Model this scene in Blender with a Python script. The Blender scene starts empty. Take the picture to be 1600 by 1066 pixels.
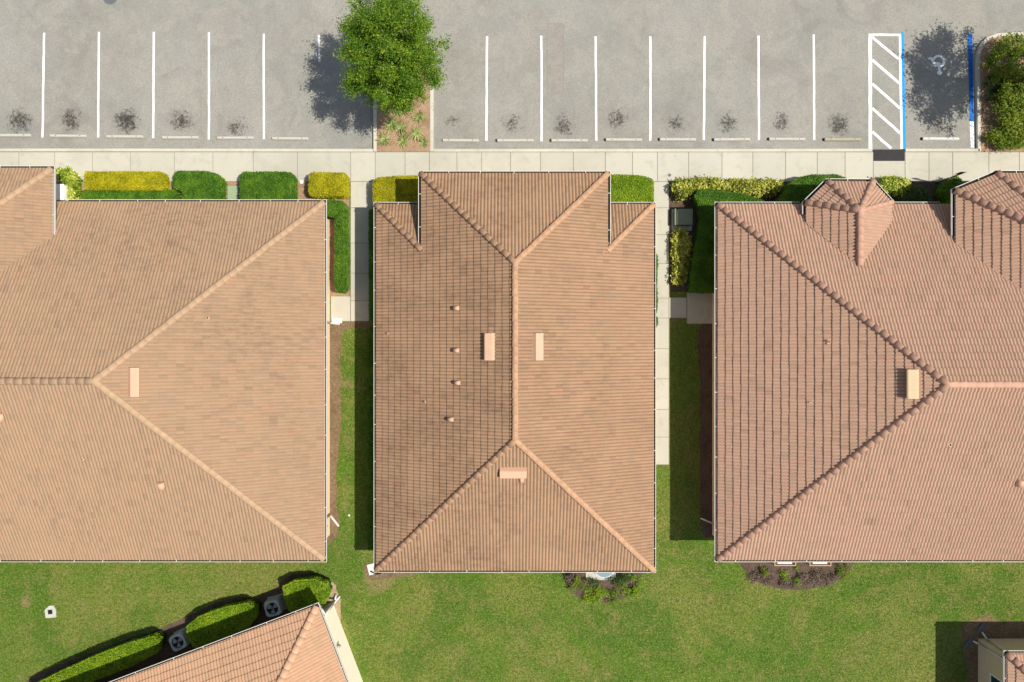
import bpy, bmesh, math, random
import numpy as np
from mathutils import Vector, Matrix, noise
random.seed(7); R = np.random.default_rng(11)
S = bpy.context.scene; C = S.collection
H = 34.0; F = 1067.0                      # drone height (m), focal length in photo pixels

# ---------------------------------------------------------------- camera, sky, sun, exposure
cd = bpy.data.cameras.new('camera'); cam = bpy.data.objects.new('camera', cd); C.objects.link(cam)
cam.location = (0, 0, H); cam.rotation_euler = (0, 0, 0)
cd.sensor_width = 36; cd.lens = 36*F/1600; cd.clip_start = .1; cd.clip_end = 2000
S.camera = cam
S.render.resolution_x, S.render.resolution_y = 1024, 682
SUN = Vector((1.466, -.255, 2.55)).normalized()
el = math.asin(SUN.z); az = math.atan2(SUN.x, SUN.y)
w = bpy.data.worlds.new('World'); S.world = w; w.use_nodes = True
nt = w.node_tree; bg = nt.nodes['Background']
sk = nt.nodes.new('ShaderNodeTexSky'); sk.sky_type = 'NISHITA'; sk.sun_disc = False
sk.sun_elevation = el; sk.sun_rotation = az
hs = nt.nodes.new('ShaderNodeHueSaturation'); hs.inputs['Saturation'].default_value = .72
nt.links.new(sk.outputs[0], hs.inputs['Color']); nt.links.new(hs.outputs[0], bg.inputs[0]); bg.inputs[1].default_value = .105
sd = bpy.data.lights.new('sun', 'SUN'); sd.energy = 4.4; sd.angle = math.radians(.5); sd.color = (1, .95, .87)
so = bpy.data.objects.new('sun', sd); C.objects.link(so); so.rotation_euler = SUN.to_track_quat('Z', 'Y').to_euler()
so.location = (20, -4, 40)
S.view_settings.view_transform = 'Standard'; S.view_settings.look = 'None'
S.view_settings.gamma = 1; S.view_settings.exposure = .35; S.view_settings.use_curve_mapping = False

# ---------------------------------------------------------------- helpers
def P(px, py, z=0.0):
    k = (H-z)/F
    return Vector(((px-800)*k, (533-py)*k, z))
def tag(o, label=None, cat=None, group=None, kind=None):
    if label: o['label'] = label
    if cat: o['category'] = cat
    if group: o['group'] = group
    if kind: o['kind'] = kind
    return o
def empty(name, loc, rz=0):
    o = bpy.data.objects.new(name, None); C.objects.link(o); o.location = loc; o.rotation_euler = (0, 0, rz)
    o.empty_display_size = .3
    return o
def link(name, me, mat, parent=None):
    o = bpy.data.objects.new(name, me); C.objects.link(o)
    if mat is not None:
        for m in (mat if isinstance(mat, (list, tuple)) else [mat]): me.materials.append(m)
    if parent is not None:
        o.parent = parent
        q = parent; off = Matrix.Identity(4)
        M = Matrix.Identity(4)
        while q is not None:
            M = q.matrix_parent_inverse @ Matrix.LocRotScale(q.location, q.rotation_euler, None) @ M if False else Matrix.LocRotScale(q.location, q.rotation_euler, None) @ M
            q = q.parent
        o['_w'] = 1; del o['_w']
        me.transform(M.inverted())
    return o
def bmobj(name, bm, mat, parent=None, smooth=False):
    me = bpy.data.meshes.new(name); bm.normal_update(); bm.to_mesh(me); bm.free()
    if smooth: me.polygons.foreach_set('use_smooth', [True]*len(me.polygons))
    return link(name, me, mat, parent)
def arr_mesh(name, V, Fq, uv=None, smooth=False):
    me = bpy.data.meshes.new(name); n = Fq.shape[1]
    me.vertices.add(len(V)); me.vertices.foreach_set('co', V.astype(np.float32).ravel())
    me.loops.add(Fq.size); me.loops.foreach_set('vertex_index', Fq.astype(np.int32).ravel())
    me.polygons.add(len(Fq)); me.polygons.foreach_set('loop_start', np.arange(0, Fq.size, n, dtype=np.int32))
    me.polygons.foreach_set('loop_total', np.full(len(Fq), n, dtype=np.int32))
    if smooth: me.polygons.foreach_set('use_smooth', np.ones(len(Fq), dtype=bool))
    if uv is not None:
        l = me.uv_layers.new(name='UVMap'); l.data.foreach_set('uv', uv.astype(np.float32).ravel())
    me.update(calc_edges=True); me.validate()
    return me
def box(bm, lo, hi, M=None, mi=0, bev=0.0):
    lo = Vector(lo); hi = Vector(hi)
    r = bmesh.ops.create_cube(bm, size=1.0)
    vs = r['verts']
    for v in vs:
        v.co = Vector((lo.x if v.co.x < 0 else hi.x, lo.y if v.co.y < 0 else hi.y, lo.z if v.co.z < 0 else hi.z))
    if bev:
        es = list({e for v in vs for e in v.link_edges})
        rr = bmesh.ops.bevel(bm, geom=es, offset=bev, segments=2, affect='EDGES')
        vs = list({v for f in rr['faces'] for v in f.verts} | {v for v in vs if v.is_valid})
    if M is not None:
        for v in vs: v.co = M @ v.co
    for f in {f for v in vs for f in v.link_faces}: f.material_index = mi
    return vs
def cyl(bm, a, b, r0, r1=None, n=12, mi=0, caps=True):
    a = Vector(a); b = Vector(b); r1 = r0 if r1 is None else r1
    q = (b-a).to_track_quat('Z', 'Y').to_matrix()
    A = [bm.verts.new(a+q@Vector((math.cos(t)*r0, math.sin(t)*r0, 0))) for t in [2*math.pi*i/n for i in range(n)]]
    B = [bm.verts.new(b+q@Vector((math.cos(t)*r1, math.sin(t)*r1, 0))) for t in [2*math.pi*i/n for i in range(n)]]
    for i in range(n):
        f = bm.faces.new((A[i], A[(i+1) % n], B[(i+1) % n], B[i])); f.material_index = mi; f.smooth = True
    if caps:
        bm.faces.new(A[::-1]).material_index = mi; bm.faces.new(B).material_index = mi
def tube(bm, pts, r, n=8, mi=0):
    for i in range(len(pts)-1): cyl(bm, pts[i], pts[i+1], r, r, n, mi)
def prism(bm, pts, z0, z1, mi=0):
    lo = [bm.verts.new((p[0], p[1], z0)) for p in pts]; hi = [bm.verts.new((p[0], p[1], z1)) for p in pts]
    n = len(pts)
    area = sum(pts[i][0]*pts[(i+1) % n][1]-pts[(i+1) % n][0]*pts[i][1] for i in range(n))
    if area < 0: lo.reverse(); hi.reverse()
    fs = [bm.faces.new(hi), bm.faces.new(lo[::-1])]
    for i in range(n): fs.append(bm.faces.new((lo[i], lo[(i+1) % n], hi[(i+1) % n], hi[i])))
    for f in fs: f.material_index = mi
    return fs
def wobble(pts, amp=.05, step=.12, seed=0, closed=True):
    out = []; n = len(pts)
    for i in range(n if closed else n-1):
        a = Vector(pts[i][:2]); b = Vector(pts[(i+1) % n][:2]); m = max(1, int((b-a).length/step))
        for j in range(m):
            p = a.lerp(b, j/m)
            d = Vector((noise.noise((p.x*1.3, p.y*1.3, seed))+.6*noise.noise((p.x*5, p.y*5, seed+9)),
                        noise.noise((p.x*1.3, p.y*1.3, seed+33))+.6*noise.noise((p.x*5, p.y*5, seed+41))))
            out.append(p+d*amp)
    return out
def sheet(name, pts, z, mat, amp=0, seed=0, parent=None, kind=None):
    q = [P(*p) for p in pts]
    q = wobble(q, amp, seed=seed) if amp else q
    bm = bmesh.new(); f = bm.faces.new([bm.verts.new((p[0], p[1], z)) for p in q]); f.normal_update()
    bmesh.ops.triangulate(bm, faces=[f], ngon_method='EAR_CLIP'); bm.normal_update()
    for f in bm.faces:
        if f.normal.z < 0: f.normal_flip()
    o = bmobj(name, bm, mat, parent)
    if kind: o['kind'] = kind
    return o
def rotz(cx, cy, a, z=0): return Matrix.Translation((cx, cy, z)) @ Matrix.Rotation(a, 4, 'Z')

# ---------------------------------------------------------------- materials
def srgb(r, g, b):
    f = lambda c: ((c/255+.055)/1.055)**2.4 if c/255 > .04045 else c/255/12.92
    return (f(r), f(g), f(b), 1)
class NB:
    def __init__(s, name, rough=.8, spec=.3):
        s.m = bpy.data.materials.new(name); s.m.use_nodes = True; s.t = s.m.node_tree; s.b = s.t.nodes['Principled BSDF']
        s.b.inputs['Roughness'].default_value = rough; s.b.inputs['Specular IOR Level'].default_value = spec
        s.co = s.t.nodes.new('ShaderNodeTexCoord').outputs['Object']
        g = s.t.nodes.new('ShaderNodeNewGeometry'); s.pos = g.outputs['Position']
    def n(s, k, **kw):
        x = s.t.nodes.new(k)
        for a, b in kw.items():
            if hasattr(x, a): setattr(x, a, b)
        return x
    def set(s, node, i, v):
        if hasattr(v, 'is_linked') or isinstance(v, bpy.types.NodeSocket): s.t.links.new(v, node.inputs[i])
        elif v is not None: node.inputs[i].default_value = v
    def noise(s, scale, detail=4, rough=.6, vec=None, dist=0):
        x = s.n('ShaderNodeTexNoise'); s.set(x, 'Vector', vec or s.pos); s.set(x, 'Scale', scale); s.set(x, 'Detail', detail)
        s.set(x, 'Roughness', rough); s.set(x, 'Distortion', dist); return x.outputs['Fac']
    def ramp(s, fac, stops, interp='LINEAR'):
        x = s.n('ShaderNodeValToRGB'); s.set(x, 'Fac', fac); r = x.color_ramp; r.interpolation = interp
        while len(r.elements) < len(stops): r.elements.new(.5)
        for e, (p, c) in zip(r.elements, stops):
            e.position = p; e.color = c if not isinstance(c, (int, float)) else (c, c, c, 1)
        return x.outputs['Color']
    def mix(s, fac, a, b, mode='MIX'):
        x = s.n('ShaderNodeMix', data_type='RGBA', blend_type=mode)
        s.set(x, 0, fac); s.set(x, 6, a); s.set(x, 7, b); return x.outputs[2]
    def math(s, op, a, b=None, c=None):
        x = s.n('ShaderNodeMath', operation=op); s.set(x, 0, a); s.set(x, 1, b)
        if c is not None: s.set(x, 2, c)
        return x.outputs[0]
    def vm(s, op, a, b=None):
        x = s.n('ShaderNodeVectorMath', operation=op); s.set(x, 0, a)
        if b is not None: s.set(x, 1, b)
        return x
    def mr(s, v, a, b, c=0., d=1.):
        x = s.n('ShaderNodeMapRange', interpolation_type='SMOOTHSTEP')
        for i, q in enumerate((v, a, b, c, d)): s.set(x, i, q)
        return x.outputs[0]
    def bump(s, h, strength=.3, dist=.02):
        x = s.n('ShaderNodeBump'); s.set(x, 'Height', h); s.set(x, 'Strength', strength); s.set(x, 'Distance', dist)
        s.t.links.new(x.outputs[0], s.b.inputs['Normal'])
    def col(s, c): s.set(s.b, 'Base Color', c); return s
def simple(name, c, rough=.6, var=.12, scale=6, spec=.3, metal=0):
    b = NB(name, rough, spec); f = b.noise(scale, 5, .65)
    d = tuple(x*(1-var) for x in c[:3])+(1,); l = tuple(min(1, x*(1+var)) for x in c[:3])+(1,)
    b.col(b.ramp(f, [(.3, d), (.7, l)])); b.b.inputs['Metallic'].default_value = metal
    return b.m
def blobs(b, lst):
    """sum of soft discs (px, py, radius m) on the ground"""
    tot = None
    for px, py, r, k in lst:
        p = P(px, py); d = b.vm('DISTANCE', b.pos, (p.x, p.y, 0)).outputs['Value']
        m = b.mr(d, r, 0.0, 0., k)
        tot = m if tot is None else b.math('MAXIMUM', tot, m)
    return tot
M = {}
# asphalt -------------------------------------------------
b = NB('asphalt', .9, .2)
big = b.noise(.16, 3, .5); mid = b.noise(.9, 5, .65, dist=.6); fine = b.noise(28, 3, .7); fine2 = b.noise(9, 4, .7)
c = b.ramp(big, [(.35, srgb(140, 139, 131)), (.62, srgb(157, 155, 146))])
c = b.mix(b.mr(b.noise(.3, 4, .6, dist=1.), .45, .6, 0., .35), c, srgb(152, 143, 134))
c = b.mix(b.mr(b.noise(.22, 3, .6, dist=1.), .5, .65, 0., .3), c, srgb(138, 140, 126))
c = b.mix(b.mr(mid, .42, .62, 0., .55), c, srgb(163, 159, 146))
c = b.mix(b.mr(b.noise(1.7, 6, .75, dist=.8), .52, .68, 0., .25), c, srgb(120, 117, 107))
c = b.mix(b.mr(b.noise(.4, 6, .7, dist=1.0), .5, .68, 0., .42), c, srgb(124, 118, 110))
c = b.mix(b.mr(fine, .3, .7, 0., .62), c, srgb(104, 101, 93))
c = b.mix(b.mr(fine2, .62, .74, 0., .45), c, srgb(172, 168, 158))
stains = [(x, y, r*1.5, k) for x, y, r, k in [(28, 188, .8, 1), (108, 186, .75, .95), (196, 188, .85, 1.08), (282, 186, .8, .92), (368, 198, .8, .85), (708, 188, .6, .72),
          (800, 192, .7, .82), (882, 194, .8, .88), (966, 186, .75, .84), (1056, 192, .75, .85), (1138, 192, .8, .88), (1222, 190, .72, .85), (1313, 194, .8, 1), (1470, 196, .6, .9)]]
sm = blobs(b, stains)
sn = b.noise(4, 8, .75, dist=.3)
c = b.mix(b.mr(b.math('ADD', b.math('MULTIPLY', sm, .30), sn), .66, .80, 0., .62), c, srgb(62, 55, 49))
c = b.mix(b.mr(b.math('ADD', b.math('MULTIPLY', sm, .27), b.noise(7, 7, .8)), .715, .76, 0., .75), c, srgb(30, 28, 27))
c = b.mix(b.math('MULTIPLY', sm, .16), c, srgb(80, 76, 72))
b.col(c); b.bump(fine, .5, .01); M['asphalt'] = b.m
b = NB('asphalt_patch', .9, .2)
b.col(b.mix(b.mr(b.noise(28, 3, .7), .3, .7, 0., .62), b.ramp(b.noise(2, 5, .7), [(.35, srgb(142, 136, 127)), (.65, srgb(156, 150, 139))]), srgb(104, 101, 93)))
M['patch'] = b.m
M['crack'] = simple('crack_seal', srgb(126, 121, 112), .9, .3, 14)
# concrete -------------------------------------------------
def concrete(name, a, bb, st):
    b = NB(name, .85, .25)
    uv = b.n('ShaderNodeUVMap').outputs[0]
    wn = b.n('ShaderNodeTexWhiteNoise', noise_dimensions='2D'); b.set(wn, 'Vector', uv)
    c = b.mix(wn.outputs['Value'], a, bb)
    c = b.mix(b.mr(b.noise(1.3, 6, .7, dist=1.), .5, .72, 0., .5), c, st)
    c = b.mix(b.mr(b.noise(.4, 4, .6), .45, .65, 0., .3), c, st)
    c = b.mix(b.mr(b.noise(40, 2, .6), .35, .7, 0., .14), c, srgb(120, 114, 100))
    b.col(c); return b.m
M['walk'] = concrete('sidewalk_concrete', srgb(188, 183, 166), srgb(176, 172, 156), srgb(156, 152, 136))
M['kerb'] = concrete('kerb_concrete', srgb(196, 191, 174), srgb(186, 181, 166), srgb(158, 152, 136))
M['joint'] = simple('slab_joint', srgb(128, 120, 102), .95, .2, 8)
M['paint'] = simple('white_paint', srgb(226, 226, 224), .7, .05, 12)
b = NB('worn_white_paint', .7)
b.col(b.mix(b.mr(b.noise(11, 6, .8), .5, .6), srgb(225, 226, 226), srgb(60, 120, 165))); M['paint_worn'] = b.m
b = NB('old_white_paint', .7)
b.col(b.mix(b.mr(b.noise(9, 6, .8), .5, .62), srgb(205, 208, 208), srgb(136, 134, 128))); M['paint_old'] = b.m
M['blue'] = simple('blue_paint', srgb(28, 140, 196), .7, .1, 8)
b = NB('shaded_blue_paint', .7)
b.col(b.mix(b.mr(b.noise(7, 6, .8), .5, .58), srgb(0, 84, 170), srgb(14, 110, 180))); M['blue_shaded'] = b.m  # blue paint darkened for the line lying in the tree's shade
M['stop'] = simple('wheel_stop_concrete', srgb(178, 175, 164), .85, .1, 9)
M['stop_brown'] = simple('brown_wheel_stop', srgb(160, 153, 132), .85, .12, 9)
M['stop_white'] = simple('white_wheel_stop', srgb(196, 196, 188), .85, .1, 9)
M['rubber'] = simple('black_plastic', srgb(38, 38, 38), .7, .2, 5)
# lawn -----------------------------------------------------
b = NB('lawn', .9, .1)
pal = b.mr(b.noise(.2, 5, .66, dist=.9), .42, .58)
c = b.mix(pal, srgb(76, 106, 30), srgb(118, 124, 56))
c = b.mix(b.mr(b.noise(1.3, 7, .75, dist=.6), .47, .64, 0., .7), c, srgb(138, 124, 76))
c = b.mix(b.mr(b.noise(.35, 5, .7, dist=.8), .46, .62, 0., .6), c, srgb(78, 116, 26))
c = b.mix(b.mr(b.noise(7, 6, .8), .42, .6, 0., .6), c, srgb(60, 86, 22))
c = b.mix(b.mr(b.noise(11, 5, .8), .5, .64, 0., .6), c, srgb(156, 160, 92))
bald = blobs(b, [(592, 905, 1.6, 1), (40, 940, .7, .9), (545, 600, 1.0, .7), (548, 700, .8, .6), (540, 790, .9, .6), (520, 900, 1.0, .4), (1545, 975, 1.2, .9), (1510, 990, .9, .9)])
c = b.mix(b.mr(b.math('MULTIPLY', bald, b.noise(3, 6, .75)), .2, .42, 0., .75), c, srgb(140, 122, 86))
b.col(c); b.bump(b.noise(30, 4, .8), .9, .05); M['lawn'] = b.m
def ground_mat(name, cs, sc=26):
    b = NB(name, .95, .1)
    c = b.ramp(b.noise(sc, 6, .8), [(.28, cs[0]), (.5, cs[1]), (.72, cs[2])])
    c = b.mix(b.mr(b.noise(1.6, 5, .7), .45, .65, 0., .45), c, cs[0])
    b.col(c); b.bump(b.noise(sc*1.3, 5, .8), 1., .04); return b.m
M['pine'] = ground_mat('pine_straw', [srgb(120, 94, 72), srgb(166, 136, 108), srgb(206, 178, 150)])
M['mulch'] = ground_mat('bark_mulch', [srgb(58, 46, 38), srgb(96, 80, 68), srgb(130, 114, 100)], 18)
M['dirt'] = ground_mat('bare_soil', [srgb(84, 66, 46), srgb(118, 100, 76), srgb(146, 126, 98)], 9)
M['sand'] = ground_mat('sandy_soil', [srgb(120, 100, 74), srgb(160, 142, 112), srgb(190, 174, 144)], 12)
# building -------------------------------------------------
M['wall'] = simple('cream_stucco', srgb(240, 210, 174), .9, .05, 3)
M['wall_white'] = simple('pale_stucco', srgb(246, 232, 208), .9, .03, 3)
M['wall_tan'] = simple('tan_stucco', srgb(206, 184, 150), .9, .05, 3)
M['greyd'] = simple('dark_grey_metal', srgb(96, 100, 100), .6, .1)
M['soffit'] = simple('soffit_paint', srgb(180, 172, 156), .8, .05)
M['gutter'] = simple('gutter_metal', srgb(206, 202, 192), .45, .05, 4)
M['gutter_dirt'] = simple('gutter_silt', srgb(66, 58, 48), .95, .3, 9)
M['white'] = simple('white_metal', srgb(232, 231, 226), .5, .04)
M['black'] = simple('dark_metal', srgb(30, 31, 33), .5, .2)
M['grey'] = simple('grey_metal', srgb(160, 168, 166), .5, .12)
M['green_metal'] = simple('green_cabinet_metal', srgb(104, 112, 86), .5, .1)
M['greenpad'] = simple('pale_green_concrete', srgb(140, 156, 124), .8, .08)
M['wood'] = simple('tan_wood', srgb(176, 144, 112), .7, .12, 20)
M['bark'] = simple('bark', srgb(96, 84, 70), .9, .3, 18)
b = NB('window_glass', .08, .8); b.col(srgb(36, 58, 62)); M['glass'] = b.m
b = NB('table_glass', .1, .8); b.col(srgb(120, 140, 146)); M['tglass'] = b.m
def tile_mat(name, cols, dark, amt, clean=None, wear_shade=None, silt=.55, base=.1):
    b = NB(name, .82, .25)
    uv = b.n('ShaderNodeUVMap').outputs[0]
    fl = b.vm('FLOOR', uv).outputs[0]
    wn = b.n('ShaderNodeTexWhiteNoise', noise_dimensions='2D'); b.set(wn, 'Vector', fl)
    c = b.ramp(wn.outputs['Value'], [(0, cols[0]), (.35, cols[1]), (.75, cols[2]), (.955, cols[3]), (.975, tuple(x*.84 for x in cols[1][:3])+(1,))])
    c = b.mix(b.mr(b.noise(.35, 4, .6), .4, .65, 0., .45), c, cols[2])
    n = b.math('MULTIPLY', b.mr(b.noise(.45, 6, .7, dist=.4), .32, .62), amt)
    fr = b.n('ShaderNodeSeparateXYZ'); b.set(fr, 0, b.vm('FRACTION', uv).outputs[0])
    valley = b.mr(b.math('ABSOLUTE', b.math('SUBTRACT', fr.outputs[0], .5)), .36, .47)      # silt lies in the pans between the rolls
    c = b.mix(b.math('MULTIPLY', valley, silt), c, dark)
    c = b.mix(b.mr(b.noise(.8, 5, .65, dist=.6), .5, .72, 0., .35), c, cols[0])
    mp = b.n('ShaderNodeMapping'); b.set(mp, 'Vector', b.pos); mp.inputs['Scale'].default_value = (1, 2.2, 1)
    spk = b.mr(b.noise(2.4, 7, .78, vec=mp.outputs[0]), .44, .64)
    dirt = b.math('MULTIPLY', n, b.math('ADD', b.math('MULTIPLY', spk, .55), base))
    if wear_shade is not None: dirt = b.math('MULTIPLY', dirt, wear_shade(b))  # weathering by roof side; also paints slope light and shade into the dirt
    if clean:
        px, py, r = clean; p = P(px, py, 4); q = b.vm('DISTANCE', b.pos, (p.x, p.y, 4)).outputs['Value']
        q = b.math('ADD', q, b.math('MULTIPLY', b.noise(.6, 4, .6), 2.2))
        dirt = b.math('MULTIPLY', dirt, b.mr(q, r*.5, r*1.5, .15, 1.))
    c = b.mix(b.math('MINIMUM', dirt, 1.), c, dark)
    b.col(c); b.bump(b.noise(45, 3, .7), .25, .01)
    return b.m
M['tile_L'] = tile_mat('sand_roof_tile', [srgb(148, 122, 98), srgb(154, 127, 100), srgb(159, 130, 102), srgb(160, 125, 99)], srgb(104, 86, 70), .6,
                       wear_shade=lambda b: b.mr(b.vm('DOT_PRODUCT', b.pos, (.75, 1, 0)).outputs['Value'], -16., -7., .3, 1.25), silt=.4)
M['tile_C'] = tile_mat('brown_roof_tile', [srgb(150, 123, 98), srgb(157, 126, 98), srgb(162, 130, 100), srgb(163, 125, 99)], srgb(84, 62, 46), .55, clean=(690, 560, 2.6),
                       wear_shade=lambda b: b.mr(b.vm('DOT_PRODUCT', b.pos, (1, 0, 0)).outputs['Value'], .6, -.6, .6, 1.15), silt=.8, base=.3)  # east weight also tones down the sunlit slope
M['tile_R'] = tile_mat('salmon_roof_tile', [srgb(162, 134, 112), srgb(170, 137, 114), srgb(174, 141, 118), srgb(174, 134, 113)], srgb(112, 84, 62), .3, silt=.22)
M['tile_B'] = tile_mat('peach_roof_tile', [srgb(168, 137, 107), srgb(176, 140, 110), srgb(180, 144, 113), srgb(180, 137, 109)], srgb(128, 94, 72), .25, silt=.12)
M['cap_L'] = simple('sand_ridge_cap', srgb(170, 141, 111), .8, .08, 2.5)
M['cap_C'] = simple('brown_ridge_cap', srgb(174, 137, 106), .8, .12, 2.5)
M['cap_R'] = simple('salmon_ridge_cap', srgb(178, 139, 117), .8, .1, 2.5)
M['cap_B'] = simple('peach_ridge_cap', srgb(196, 156, 124), .8, .1, 2.5)
M['vent'] = simple('vent_metal', srgb(196, 158, 130), .6, .05, 3)
M['vent_R'] = simple('cream_vent_metal', srgb(196, 172, 136), .6, .05, 3)
# foliage --------------------------------------------------
def leafmat(name, stops, trans=.3):
    b = NB(name, .55, .25)
    uv = b.n('ShaderNodeSeparateXYZ'); b.set(uv, 0, b.n('ShaderNodeUVMap').outputs[0])
    cl = b.noise(1.8, 4, .6)
    f = b.math('ADD', b.math('MULTIPLY', uv.outputs[0], .62), b.math('MULTIPLY', b.mr(cl, .38, .62), .38))
    c = b.ramp(f, stops); b.col(c)
    t = b.n('ShaderNodeBsdfTranslucent'); b.set(t, 0, b.mix(.5, c, srgb(150, 190, 40)))
    m = b.n('ShaderNodeMixShader'); b.set(m, 0, trans); b.t.links.new(b.b.outputs[0], m.inputs[1]); b.t.links.new(t.outputs[0], m.inputs[2])
    b.t.links.new(m.outputs[0], b.t.nodes['Material Output'].inputs[0]); return b.m
M['leaf_tree'] = leafmat('oak_leaves', [(0, srgb(46, 78, 14)), (.45, srgb(82, 116, 20)), (.85, srgb(120, 144, 30)), (1, srgb(160, 162, 42))], .25)
M['leaf_green'] = leafmat('green_hedge_leaves', [(0, srgb(44, 80, 12)), (.5, srgb(72, 112, 18)), (1, srgb(112, 142, 34))], .2)
M['leaf_yellow'] = leafmat('golden_hedge_leaves', [(0, srgb(114, 118, 8)), (.5, srgb(160, 153, 12)), (1, srgb(196, 184, 30))], .2)
M['leaf_lime'] = leafmat('lime_hedge_leaves', [(0, srgb(78, 112, 8)), (.5, srgb(112, 140, 14)), (1, srgb(146, 166, 30))], .15)
M['leaf_varie'] = leafmat('variegated_leaves', [(0, srgb(62, 96, 20)), (.4, srgb(122, 146, 42)), (.7, srgb(190, 190, 70)), (1, srgb(226, 222, 140))], .2)
M['leaf_croton'] = leafmat('croton_leaves', [(0, srgb(60, 48, 44)), (.25, srgb(96, 104, 34)), (.6, srgb(160, 162, 50)), (1, srgb(216, 206, 110))], .2)
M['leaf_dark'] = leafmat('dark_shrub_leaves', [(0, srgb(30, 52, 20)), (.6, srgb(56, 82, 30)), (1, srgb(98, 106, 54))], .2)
M['leaf_wild'] = leafmat('loose_shrub_leaves', [(0, srgb(58, 82, 18)), (.5, srgb(94, 118, 30)), (1, srgb(152, 148, 66))], .3)
M['leaf_wild2'] = leafmat('island_shrub_leaves', [(0, srgb(66, 88, 14)), (.5, srgb(98, 122, 24)), (1, srgb(156, 154, 50))], .25)
M['leaf_flax'] = leafmat('flax_leaves', [(0, srgb(84, 100, 44)), (.5, srgb(140, 150, 80)), (1, srgb(200, 200, 140))], .2)
M['leaf_dry'] = leafmat('dry_plant_leaves', [(0, srgb(62, 46, 44)), (.5, srgb(104, 84, 76)), (1, srgb(140, 122, 104))], .1)
M['grass_blade'] = leafmat('grass_blades', [(0, srgb(56, 84, 22)), (.5, srgb(92, 114, 38)), (.85, srgb(134, 136, 72)), (1, srgb(164, 150, 104))], .2)

def leaves(name, pts, size, mat, parent=None, aspect=.5, up=.5, smin=.7):
    n = len(pts); pts = np.asarray(pts)
    d = R.normal(size=(n, 3)); d[:, 2] = np.abs(d[:, 2])*.35+R.normal(size=n)*.25; d /= np.linalg.norm(d, axis=1)[:, None]
    nn = R.normal(size=(n, 3)); nn[:, 2] += up*3; s = np.cross(d, nn); s /= np.linalg.norm(s, axis=1)[:, None]+1e-9
    L = size*(smin+(1.3-smin)*R.random(n))[:, None]; W = L*aspect*.5
    a = pts-d*L*.5; c = pts+d*L*.5; m = pts+d*L*.05
    V = np.stack([a, m+s*W, c, m-s*W], 1).reshape(-1, 3)
    Fq = np.arange(4*n).reshape(n, 4)
    u = R.random(n); uv = np.repeat(np.stack([u, R.random(n)], 1), 4, 0)
    return link(name, arr_mesh(name, V, Fq, uv), mat, parent)

# ---------------------------------------------------------------- the ground
def rect(x0, x1, y0, y1, z): return [(x0, y0, z), (x1, y0, z), (x1, y1, z), (x0, y1, z)]
def flat(name, q, mat, kind='structure'):
    bm = bmesh.new(); bm.faces.new([bm.verts.new(p) for p in q]); o = bmobj(name, bm, mat); o['kind'] = kind; return o
YK = P(0, 236.5).y                                       # back of the kerb
ZA = -.12
flat('ground', rect(-300, 300, -300, 300, -.35), M['dirt'])
lawn = flat('lawn', rect(-120, 120, -120, YK-.02, 0), M['lawn'])
lot = flat('parking_lot', rect(-120, 120, YK-.05, 90, ZA), M['asphalt'])
lot['label'] = 'grey asphalt parking lot with painted bays and oil stains'
def PA(px, py, z=ZA): return P(px, py, z)

# pavement slabs
bm = bmesh.new(); uvl = bm.loops.layers.uv.new('UVMap')
def slab(x0, y0, x1, y1, z=.03, g=.4):
    a = P(x0+g, y1-g); c = P(x1-g, y0+g)
    fs = prism(bm, [(a.x, a.y), (c.x, a.y), (c.x, c.y), (a.x, c.y)], -.06, z)
    t = (random.random(), random.random())
    for f in fs:
        for l in f.loops: l[uvl].uv = t
xs = [-200, -140, -80, -28, 30, 86, 145, 204, 273, 333, 396, 465, 548, 586.5, 633, 671, 714, 752.7, 797.6, 844.6, 895.7, 945.7, 988, 1027, 1075.8, 1127.8, 1176, 1227,
      1276.5, 1320, 1364, 1413.7, 1451, 1488, 1544.5, 1592, 1640, 1700, 1760, 1830]
for a, c in zip(xs[:-1], xs[1:]): slab(a, 238, c, 284)
for a, c in zip([284, 325, 380, 427, 470], [325, 380, 427, 470, 502]): slab(548, a, 586, c)
slab(517, 463, 548, 502)
for a, c in zip([284, 325, 367, 412, 466, 497, 545, 592, 640, 683], [325, 367, 412, 466, 497, 545, 592, 640, 683, 726]): slab(1012, a, 1045, c)
slab(1045, 465, 1073, 497); slab(1073, 457, 1116, 506)
for a, c in ((0, 86), (-60, 0)): slab(a, 284, c, 330)
o = bmobj('sidewalk', bm, M['walk']); o['kind'] = 'structure'
bm = bmesh.new()
for x0, y0, x1, y1 in ((-200, 237, 1830, 284.4), (547.6, 284, 586.4, 502.4), (516.6, 462.6, 548, 502.4), (1011.6, 284, 1045.4, 726.4), (1045, 464.6, 1073.5, 497.4), (1072.6, 456.6, 1116, 506.4)):
    a = P(x0, y1); c = P(x1, y0); prism(bm, [(a.x, a.y), (c.x, a.y), (c.x, c.y), (a.x, c.y)], -.08, .012)
o = bmobj('sidewalk_bed', bm, M['joint']); o['kind'] = 'structure'

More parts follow.
